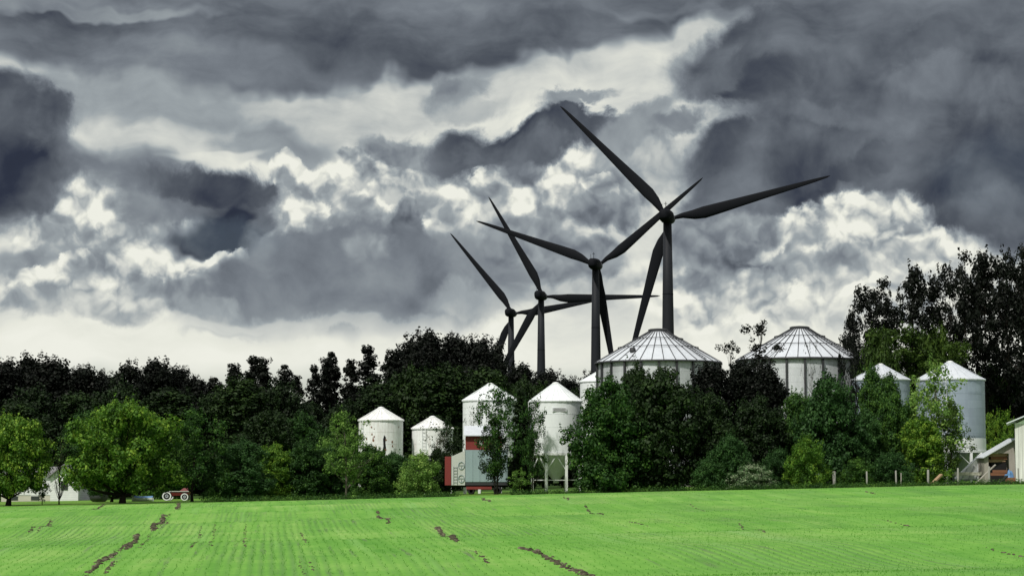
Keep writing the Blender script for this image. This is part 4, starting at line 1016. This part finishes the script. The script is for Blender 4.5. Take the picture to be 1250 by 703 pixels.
def make_proto(key, kind, H, Rx, z0, ncl, rc, per, leaf, seed, hollow=.45, lobes=.22, trunk=True, tr=.22, limbs=9, sprigs=0, bare_twigs=0):
    rg = np.random.default_rng(seed); rr = random.Random(seed)
    t = rg.random(ncl * 3); keep = rg.random(len(t)) < PROF[kind](t) ** (1.2) + .08; t = t[keep][:ncl]; ncl = len(t)
    th = rg.random(ncl) * 2 * np.pi
    lob = 1 + lobes * (np.sin(2 * th + seed) * np.cos(3.1 * t * 3 + seed) + .7 * np.sin(5 * th + 7 * t + seed * 2))
    r = Rx * PROF[kind](t) * lob * rg.random(ncl) ** hollow - rc * .45
    r = np.maximum(r, 0)
    lean = rg.normal(0, .03 * H, 2)
    C_ = np.stack([r * np.cos(th) + lean[0] * t ** 2, r * np.sin(th) + lean[1] * t ** 2, z0 + rc * .35 + (H - z0 - rc * .9) * t], -1)
    rad = rc * rg.uniform(.6, 1.35, ncl); cnt = np.maximum(6, (per * (rad / rc) ** 1.8)).astype(int)
    V_ = [leaves(C_, rad, cnt, leaf, rg, .8)]
    if sprigs:   # leading shoots that break the outline
        top = C_[np.argsort(-C_[:, 2] / H - .25 * np.hypot(C_[:, 0], C_[:, 1]) / Rx)][:max(4, int(ncl * .35))]
        pick = top[rg.integers(0, len(top), sprigs)] + np.stack([rg.normal(0, rc * .6, sprigs), rg.normal(0, rc * .6, sprigs), rg.uniform(.5, 1.25, sprigs) * rc], -1)
        V_.append(leaves(pick, np.full(sprigs, rc * .36), np.full(sprigs, int(10 + per * .12)), leaf * .85, rg, 1, .7, 2.4))
    V_ = np.concatenate(V_); F_ = np.arange(len(V_)).reshape(-1, 4)
    crown = np_mesh('crown_' + key, V_, F_, MAT['leaf_mid'])
    mb = MB(); mb.smooth = True
    hT = z0 + (H - z0) * .72; pts = []; rads = []
    for i in range(9):
        u = i / 8; pts.append(Vector((lean[0] * u * u + rr.uniform(-1, 1) * tr * .4 * (u > 0), lean[1] * u * u + rr.uniform(-1, 1) * tr * .4 * (u > 0), -.3 + (hT + .3) * u)))
        rads.append(tr * (1.35 if i == 0 else (1 - .78 * u)))
    mb.tube(pts, rads, 8)
    for k in range(limbs):
        i = rr.randrange(ncl); tgt = Vector(C_[i]); u = max(.12, min(.9, (tgt.z - Rx * rr.uniform(.35, .9)) / hT)); u = max(u, z0 / max(hT, .1) * .8)
        u = min(u, .93); a = pts[0].lerp(pts[-1], u); a = Vector((lean[0] * u * u, lean[1] * u * u, -.3 + (hT + .3) * u))
        if tgt.z < a.z + .1: tgt.z = a.z + .3
        mid_ = a.lerp(tgt, .5) + Vector((rr.uniform(-.1, .1) * Rx * .5, rr.uniform(-.1, .1) * Rx * .5, -.06 * Rx)); r0 = tr * (1 - .78 * u) * .55
        mb.tube([a, mid_, tgt], [r0, r0 * .6, r0 * .18], 5, cap=False)
        for q in range(bare_twigs):
            s0 = mid_.lerp(tgt, rr.random()); e = s0 + Vector((rr.gauss(0, .5), rr.gauss(0, .5), rr.uniform(.1, .9))) * Rx * .35
            mb.tube([s0, s0.lerp(e, .5) + Vector((rr.gauss(0, .05), 0, rr.gauss(0, .05))) * Rx, e], [r0 * .35, r0 * .22, r0 * .08], 3, cap=False)
    me = bpy.data.meshes.new('trunk_' + key); me.from_pydata(mb.v, [], mb.f); me.materials.append(MAT['bark_dark']); me.polygons.foreach_set('use_smooth', mb.sm)
    PROTO[key] = dict(crown=crown, trunk=me, H=H, R=Rx, first=True)
for i in range(3): make_proto(f'round{i}', 'round', 8.6, 5.3, 1.15, 260, .78, 84, .28, 11 + i, limbs=14, tr=.30, sprigs=30, lobes=.16)
for i in range(4): make_proto(f'forest{i}', 'forest', 18, 3.7, .4, 330, .95, 84, .35, 21 + i, limbs=8, tr=.28, sprigs=90, lobes=.14)
for i in range(4): make_proto(f'spire{i}', 'spire', 18, 1.7, .6, 190, .58, 58, .32, 31 + i, limbs=6, tr=.2, sprigs=26, lobes=.25)
for i in range(4): make_proto(f'poplar{i}', 'poplar', 27, 3.9, 6.0, 80, .95, 62, .42, 41 + i, limbs=34, tr=.26, hollow=.62, lobes=.3, sprigs=30, bare_twigs=2)
for i in range(3): make_proto(f'loose{i}', 'loose', 9, 2.8, 1.4, 90, .60, 52, .22, 51 + i, limbs=18, tr=.13, hollow=.6, lobes=.35, sprigs=26, bare_twigs=2)
for i in range(3): make_proto(f'shrub{i}', 'bush', 4.0, 2.4, .0, 130, .45, 80, .16, 61 + i, limbs=8, tr=.07, sprigs=34, lobes=.14)
for i in range(4): make_proto(f'thicket{i}', 'bush', 11, 4.4, .0, 340, .80, 84, .30, 71 + i, limbs=10, tr=.25, sprigs=60, lobes=.16)
for i in range(2): make_proto(f'bare{i}', 'loose', 7, 2.8, .8, 46, .5, 5, .16, 81 + i, limbs=34, tr=.12, hollow=.6, bare_twigs=4)
make_proto('twiggy0', 'loose', 17, 2.4, 10.5, 30, .5, 34, .24, 91, limbs=26, tr=.17, hollow=.7, lobes=.4, bare_twigs=3)
make_proto('sapling0', 'loose', 2.6, 1.0, .3, 34, .25, 26, .12, 95, limbs=12, tr=.035, bare_twigs=1, sprigs=10)

def plant(key, cx, ytop, wpx, Y, mat, label, name='broadleaf_tree', cat='tree', group=None, rz=None, bark_=None):
    P_ = PROTO[key]; pt = at(cx, ytop, Y); z0 = gz(pt.x, Y); h = pt.z - z0
    root = empty(name, (pt.x, Y, z0), (hash_(label) % 628) / 100 if rz is None else rz)
    w = wpx * mpp(Y); root.scale = (w / 2 / P_['R'], w / 2 / P_['R'], h / P_['H'])
    tag(root, label, cat, group)
    for part in ('trunk', 'crown'):
        o = bpy.data.objects.new(part, P_[part]); COL.objects.link(o); o.parent = root
        m_ = MAT[mat] if part == 'crown' else (MAT[bark_] if bark_ else None)
        if m_: o.material_slots[0].link = 'OBJECT'; o.material_slots[0].material = m_
    return root
def hash_(s_):
    h = 7
    for ch in s_: h = (h * 31 + ord(ch)) % 1000003
    return h
ORD = ['first', 'second', 'third', 'fourth', 'fifth', 'sixth', 'seventh', 'eighth', 'ninth', 'tenth', 'eleventh', 'twelfth', 'thirteenth', 'fourteenth']
def row(items, keys, Y, mat, fmt, name, group, cat='tree', jit=6):
    for i, (cx, yt, w) in enumerate(items):
        plant(keys[i % len(keys)], cx, yt, w, Y + ((i * 37) % 11 - 5) * jit / 5, mat, fmt.format(ORD[i]), name, cat, group)
F4 = ['forest0', 'forest2', 'forest1', 'forest3']; S4 = ['spire1', 'spire0', 'spire3', 'spire2']; P4 = ['poplar0', 'poplar2', 'poplar1', 'poplar3']
G_R = 'black-green trees along the skyline'
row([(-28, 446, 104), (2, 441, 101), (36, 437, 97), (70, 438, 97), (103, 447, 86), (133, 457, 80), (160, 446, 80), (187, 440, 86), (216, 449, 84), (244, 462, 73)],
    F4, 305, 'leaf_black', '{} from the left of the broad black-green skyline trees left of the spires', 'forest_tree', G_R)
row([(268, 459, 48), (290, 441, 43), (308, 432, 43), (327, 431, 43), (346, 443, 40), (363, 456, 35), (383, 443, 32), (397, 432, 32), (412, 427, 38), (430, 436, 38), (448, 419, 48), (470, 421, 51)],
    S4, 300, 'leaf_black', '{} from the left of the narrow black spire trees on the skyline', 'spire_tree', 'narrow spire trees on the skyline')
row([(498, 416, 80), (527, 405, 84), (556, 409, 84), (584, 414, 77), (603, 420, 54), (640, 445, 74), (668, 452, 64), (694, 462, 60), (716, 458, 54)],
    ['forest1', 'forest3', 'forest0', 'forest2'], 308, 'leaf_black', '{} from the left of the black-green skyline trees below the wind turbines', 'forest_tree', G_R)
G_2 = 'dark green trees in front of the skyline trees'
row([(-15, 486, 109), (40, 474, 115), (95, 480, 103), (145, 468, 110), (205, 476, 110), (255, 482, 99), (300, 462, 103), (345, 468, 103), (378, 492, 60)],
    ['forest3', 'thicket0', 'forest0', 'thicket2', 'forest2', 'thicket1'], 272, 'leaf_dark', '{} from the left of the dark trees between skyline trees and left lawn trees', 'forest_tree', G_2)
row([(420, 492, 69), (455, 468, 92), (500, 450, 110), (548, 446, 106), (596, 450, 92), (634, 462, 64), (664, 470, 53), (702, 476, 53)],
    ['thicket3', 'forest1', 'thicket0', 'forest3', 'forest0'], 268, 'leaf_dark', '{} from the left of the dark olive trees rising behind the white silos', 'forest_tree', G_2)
# mid-ground left
plant('thicket1', 105, 500, 80, 250, 'leaf_mid', 'mid green tree directly behind the gap between farmhouse and round lawn tree')
plant('forest2', 22, 492, 80, 248, 'leaf_dark', 'dark tree rising close behind the farmhouse roof')
plant('thicket2', 205, 520, 70, 232, 'leaf_mid', 'mid green tree behind the right edge of the round lawn tree')
plant('thicket3', 322, 500, 96, 238, 'leaf_dark', 'large dark spreading tree behind the middle of the left hedge')
plant('thicket0', 372, 505, 80, 240, 'leaf_mid', 'tall mid green tree behind the hedge, left of the pale loose tree')
plant('round0', 12, 506, 112, 199, 'leaf_bright', 'leafy green lawn tree cut by the left edge of the photo', group='lawn trees in front of the farmhouse')
plant('round1', 151, 491, 146, 199, 'leaf_bright', 'large round bright green lawn tree with short dark trunk', group='lawn trees in front of the farmhouse', rz=2.2)
plant('bare1', 74, 520, 44, 200, 'leaf_pale', 'young lawn tree with thin dark trunk and nearly bare branches by the farmhouse gable')
plant('sapling0', 52, 586, 20, 201, 'leaf_mid', 'tiny forked sapling in front of the farmhouse foundation', 'sapling', 'sapling')
plant('round2', 137, 560, 70, 212, 'leaf_mid', 'small darker tree with its trunk just left of the big round tree trunk')
plant('loose0', 236, 500, 84, 203, 'leaf_mid', 'loose mid green tree beside the red trailer, right of the big round tree', rz=.6)
plant('thicket2', 292, 538, 84, 206, 'leaf_cool', 'wide dark green bush at the left end of the hedge', 'bush', 'bush', 'bushes along the far field edge', rz=1)
plant('shrub1', 268, 560, 52, 204, 'leaf_mid', 'low rounded green bush between the loose tree and the wide bush', 'bush', 'bush', 'bushes along the far field edge')
plant('thicket1', 335, 541, 58, 212, 'leaf_bright', 'yellow-green topped bush in the middle of the left hedge', 'bush', 'bush', 'bushes along the far field edge')
plant('thicket0', 372, 538, 66, 213, 'leaf_mid', 'dark hedge bush with bright sunlit top, left of the pale loose tree', 'bush', 'bush', 'bushes along the far field edge')
plant('thicket3', 404, 542, 60, 215, 'leaf_cool', 'dark shaded bush right behind the pale loose tree trunk', 'bush', 'bush', 'bushes along the far field edge')
plant('loose1', 423, 500, 66, 201, 'leaf_pale', 'pale yellow-green loose tree with slender leaning trunk left of the silos', bark_='bark_grey')
plant('thicket1', 452, 542, 58, 208, 'leaf_mid', 'dark green bush under the leftmost rusty silo', 'bush', 'bush', 'bushes along the far field edge')
plant('loose1', 545, 508, 40, 216, 'leaf_dark', 'dark thin tree standing right of the low silo')
plant('thicket2', 484, 552, 54, 211, 'leaf_cool', 'dark bush between the rusty silo and the low silo', 'bush', 'bush', 'bushes along the far field edge')
plant('shrub0', 511, 553, 62, 198, 'leaf_pale', 'free-standing round light green bush at the field edge before the silos', 'bush', 'bush', rz=1.3)
plant('thicket0', 533, 548, 44, 212, 'leaf_dark', 'dark bush just left of the red dryer panel', 'bush', 'bush')
plant('bare0', 530, 512, 74, 215, 'leaf_olive', 'mostly bare spreading tree in front of the low silo', bark_='bark_grey')
plant('bare1', 578, 485, 36, 213, 'leaf_olive', 'thin bare tree before the silo behind the dryer', bark_='bark_grey')
# between silos
plant('loose2', 607, 474, 58, 204, 'leaf_mid', 'dark green tree hanging over the pale blue dryer', rz=.3)
plant('loose1', 604, 508, 44, 204.5, 'leaf_dark', 'low dark leafy tree right against the pale blue dryer wall', rz=.9)
plant('loose0', 650, 486, 36, 203, 'leaf_mid', 'loose green tree hiding the left edge of the tall clean silo', rz=2)
plant('spire2', 637, 470, 30, 207, 'leaf_dark', 'ivy-dark narrow tree between dryer and tall clean silo')
plant('thicket3', 640, 540, 34, 208, 'leaf_dark', 'dark bush at the foot of the narrow ivy-dark tree', 'bush', 'bush')
plant('sapling0', 633, 570, 30, 199, 'leaf_pale', 'small light green sapling at the field edge right of the dryer', 'sapling', 'sapling')
# big thicket right of the tall silo
G_T = 'dense bushes below the ribbed bins'
plant('thicket0', 744, 462, 106, 200, 'leaf_mid', 'big leafy green bush right beside the tall clean silo', 'bush', 'bush', G_T, rz=.4)
plant('thicket1', 806, 448, 112, 202, 'leaf_dark', 'largest dark green bush in front of the left ribbed bin', 'bush', 'bush', G_T, rz=2.0)
plant('thicket2', 771, 446, 76, 207, 'leaf_dark', 'blackish bush reaching up to the eave of the left ribbed bin', 'bush', 'bush', G_T)
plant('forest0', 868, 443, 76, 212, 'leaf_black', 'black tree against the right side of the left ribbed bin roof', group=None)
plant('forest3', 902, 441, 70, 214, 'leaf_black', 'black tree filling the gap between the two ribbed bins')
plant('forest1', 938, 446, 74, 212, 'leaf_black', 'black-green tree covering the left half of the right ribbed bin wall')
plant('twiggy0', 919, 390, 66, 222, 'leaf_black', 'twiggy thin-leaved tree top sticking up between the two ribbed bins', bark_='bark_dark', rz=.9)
plant('twiggy0', 890, 414, 46, 224, 'leaf_black', 'lower twiggy tree top just right of the left ribbed bin')
plant('thicket3', 868, 478, 84, 205, 'leaf_dark', 'dark green bush in the middle of the thicket below the twiggy tree', 'bush', 'bush', G_T)
plant('thicket1', 925, 482, 84, 205, 'leaf_dark', 'dark green bush left of the cool green tree', 'bush', 'bush', G_T)
plant('thicket2', 893, 530, 54, 199, 'leaf_cool', 'cool green rounded bush above the blossoming shrub', 'bush', 'bush', G_T)
plant('shrub2', 868, 556, 50, 199, 'leaf_cool', 'low green bush left of the blossoming shrub', 'bush', 'bush', G_T)
plant('shrub1', 914, 566, 66, 197, 'leaf_blossom', 'low shrub dotted with pale blossom at the field edge', 'bush', 'bush', G_T)
plant('shrub0', 951, 548, 50, 199, 'leaf_cool', 'dark cool green bush left of the small bright shrub', 'bush', 'bush', G_T)
plant('shrub2', 985, 534, 60, 196.5, 'leaf_bright', 'small bright yellow-green shrub beside the thick pale post', 'bush', 'bush', G_T, rz=4)
plant('thicket0', 1012, 458, 90, 203, 'leaf_cool', 'cool green spreading tree in front of the right ribbed bin', rz=3)
plant('thicket3', 972, 478, 60, 207, 'leaf_mid', 'mid green tree top just left of the cool green spreading tree')
plant('bare0', 990, 404, 34, 232, 'leaf_dark', 'bare twiggy tree standing up in front of the right ribbed bin')
plant('thicket2', 1052, 500, 56, 204, 'leaf_cool', 'cool dark bush behind the second fence post', 'bush', 'bush')
plant('loose0', 1040, 410, 40, 226, 'leaf_black', 'thin dark tree crossing the right edge of the right ribbed bin')
plant('forest2', 1062, 448, 44, 212, 'leaf_mid', 'dark green narrow tree between the right ribbed bin and the grey silo')
plant('forest0', 1084, 456, 40, 210, 'leaf_mid', 'narrow mid green tree crossing the middle of the smaller grey silo')
plant('thicket1', 1092, 478, 60, 206, 'leaf_mid', 'mid green tree covering the smaller grey silo')
plant('thicket3', 1126, 508, 62, 203, 'leaf_bright', 'fresh green bush hiding the left half of the big grey silo', 'bush', 'bush')
plant('shrub1', 1092, 550, 62, 200, 'leaf_cool', 'low dark bush behind the third fence post', 'bush', 'bush')
plant('shrub0', 1045, 560, 52, 199, 'leaf_mid', 'low green bush right of the thick pale post', 'bush', 'bush')
plant('loose1', 1142, 440, 84, 205, 'leaf_pale', 'loose yellow-green tree reaching across the big grey silo', rz=1.0, bark_='bark_grey')
plant('loose2', 1160, 490, 50, 204, 'leaf_olive', 'small airy green tree in front of the grey silo skirt', rz=1.0)
# right woods
G_P = 'tall loose poplars at the right'
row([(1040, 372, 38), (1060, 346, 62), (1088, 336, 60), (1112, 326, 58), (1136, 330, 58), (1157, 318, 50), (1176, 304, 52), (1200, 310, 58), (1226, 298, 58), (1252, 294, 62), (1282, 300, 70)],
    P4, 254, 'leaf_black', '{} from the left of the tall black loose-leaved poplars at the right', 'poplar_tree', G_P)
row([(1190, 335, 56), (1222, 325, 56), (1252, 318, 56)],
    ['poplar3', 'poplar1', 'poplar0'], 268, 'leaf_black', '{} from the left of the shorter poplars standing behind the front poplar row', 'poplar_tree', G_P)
row([(1072, 400, 74), (1104, 392, 80), (1140, 396, 80), (1166, 415, 60)],
    ['thicket1', 'poplar0', 'round0', 'poplar2'], 246, 'leaf_olive', '{} of the olive green trees under the poplar crowns above the grey silos', 'broadleaf_tree', 'olive trees under the poplars')
row([(1178, 462, 50), (1212, 440, 52), (1246, 446, 54), (1280, 440, 60)],
    ['forest2', 'thicket1', 'forest3'], 262, 'leaf_dark', '{} of the dark trees under the poplars behind the lean-to and white shed', 'broadleaf_tree', 'dark trees behind the sheds')
row([(1225, 500, 30), (1208, 505, 26)], ['loose0', 'loose2'], 240, 'leaf_bright', '{} sunlit small tree from the right behind the lean-to roof', 'broadleaf_tree', 'small sunlit trees behind the lean-to')
# low far wood that closes the gaps between trunks
rg = np.random.default_rng(9); cx_ = rg.uniform(-130, 140, 900); cy_ = rg.uniform(345, 372, 900)
cz_ = g(cx_, cy_) + rg.random(900) ** .8 * (8.5 + 2 * np.sin(cx_ * .07)); V_ = leaves(np.stack([cx_, cy_, cz_], -1), np.full(900, 2.2), np.full(900, 34), .8, rg)
o = bpy.data.objects.new('far_wood', np_mesh('far_wood', V_, np.arange(len(V_)).reshape(-1, 4), MAT['leaf_dark'])); COL.objects.link(o)
tag(o, 'low dark far-off wood seen between the trunks', 'wood', kind='stuff')
# nettles and long grass at the foot of the bushes
def tufts():
    rg = np.random.default_rng(12); n = 2600; px = rg.uniform(250, 1250, n); y = np.array([edge_y((p - 625) * .0745) for p in px]) + np.abs(rg.normal(0, 1.1, n)) + .1
    keep = ~((px > 560) & (px < 625) & (y < 199)); px, y = px[keep], y[keep]; n = len(px)
    x = (px - 625) / FPX * y; c = np.stack([x, y, g(x, y) + .1], -1)
    V_ = leaves(c, rg.uniform(.12, .55, n), np.full(n, 14), .12, rg, 1.0, .4, 1.1)
    o = bpy.data.objects.new('long_grass', np_mesh('long_grass', V_, np.arange(len(V_)).reshape(-1, 4), MAT['leaf_mid'])); COL.objects.link(o)
    tag(o, 'fringe of long grass and nettles along the foot of the bushes', 'long grass', kind='stuff')
tufts()
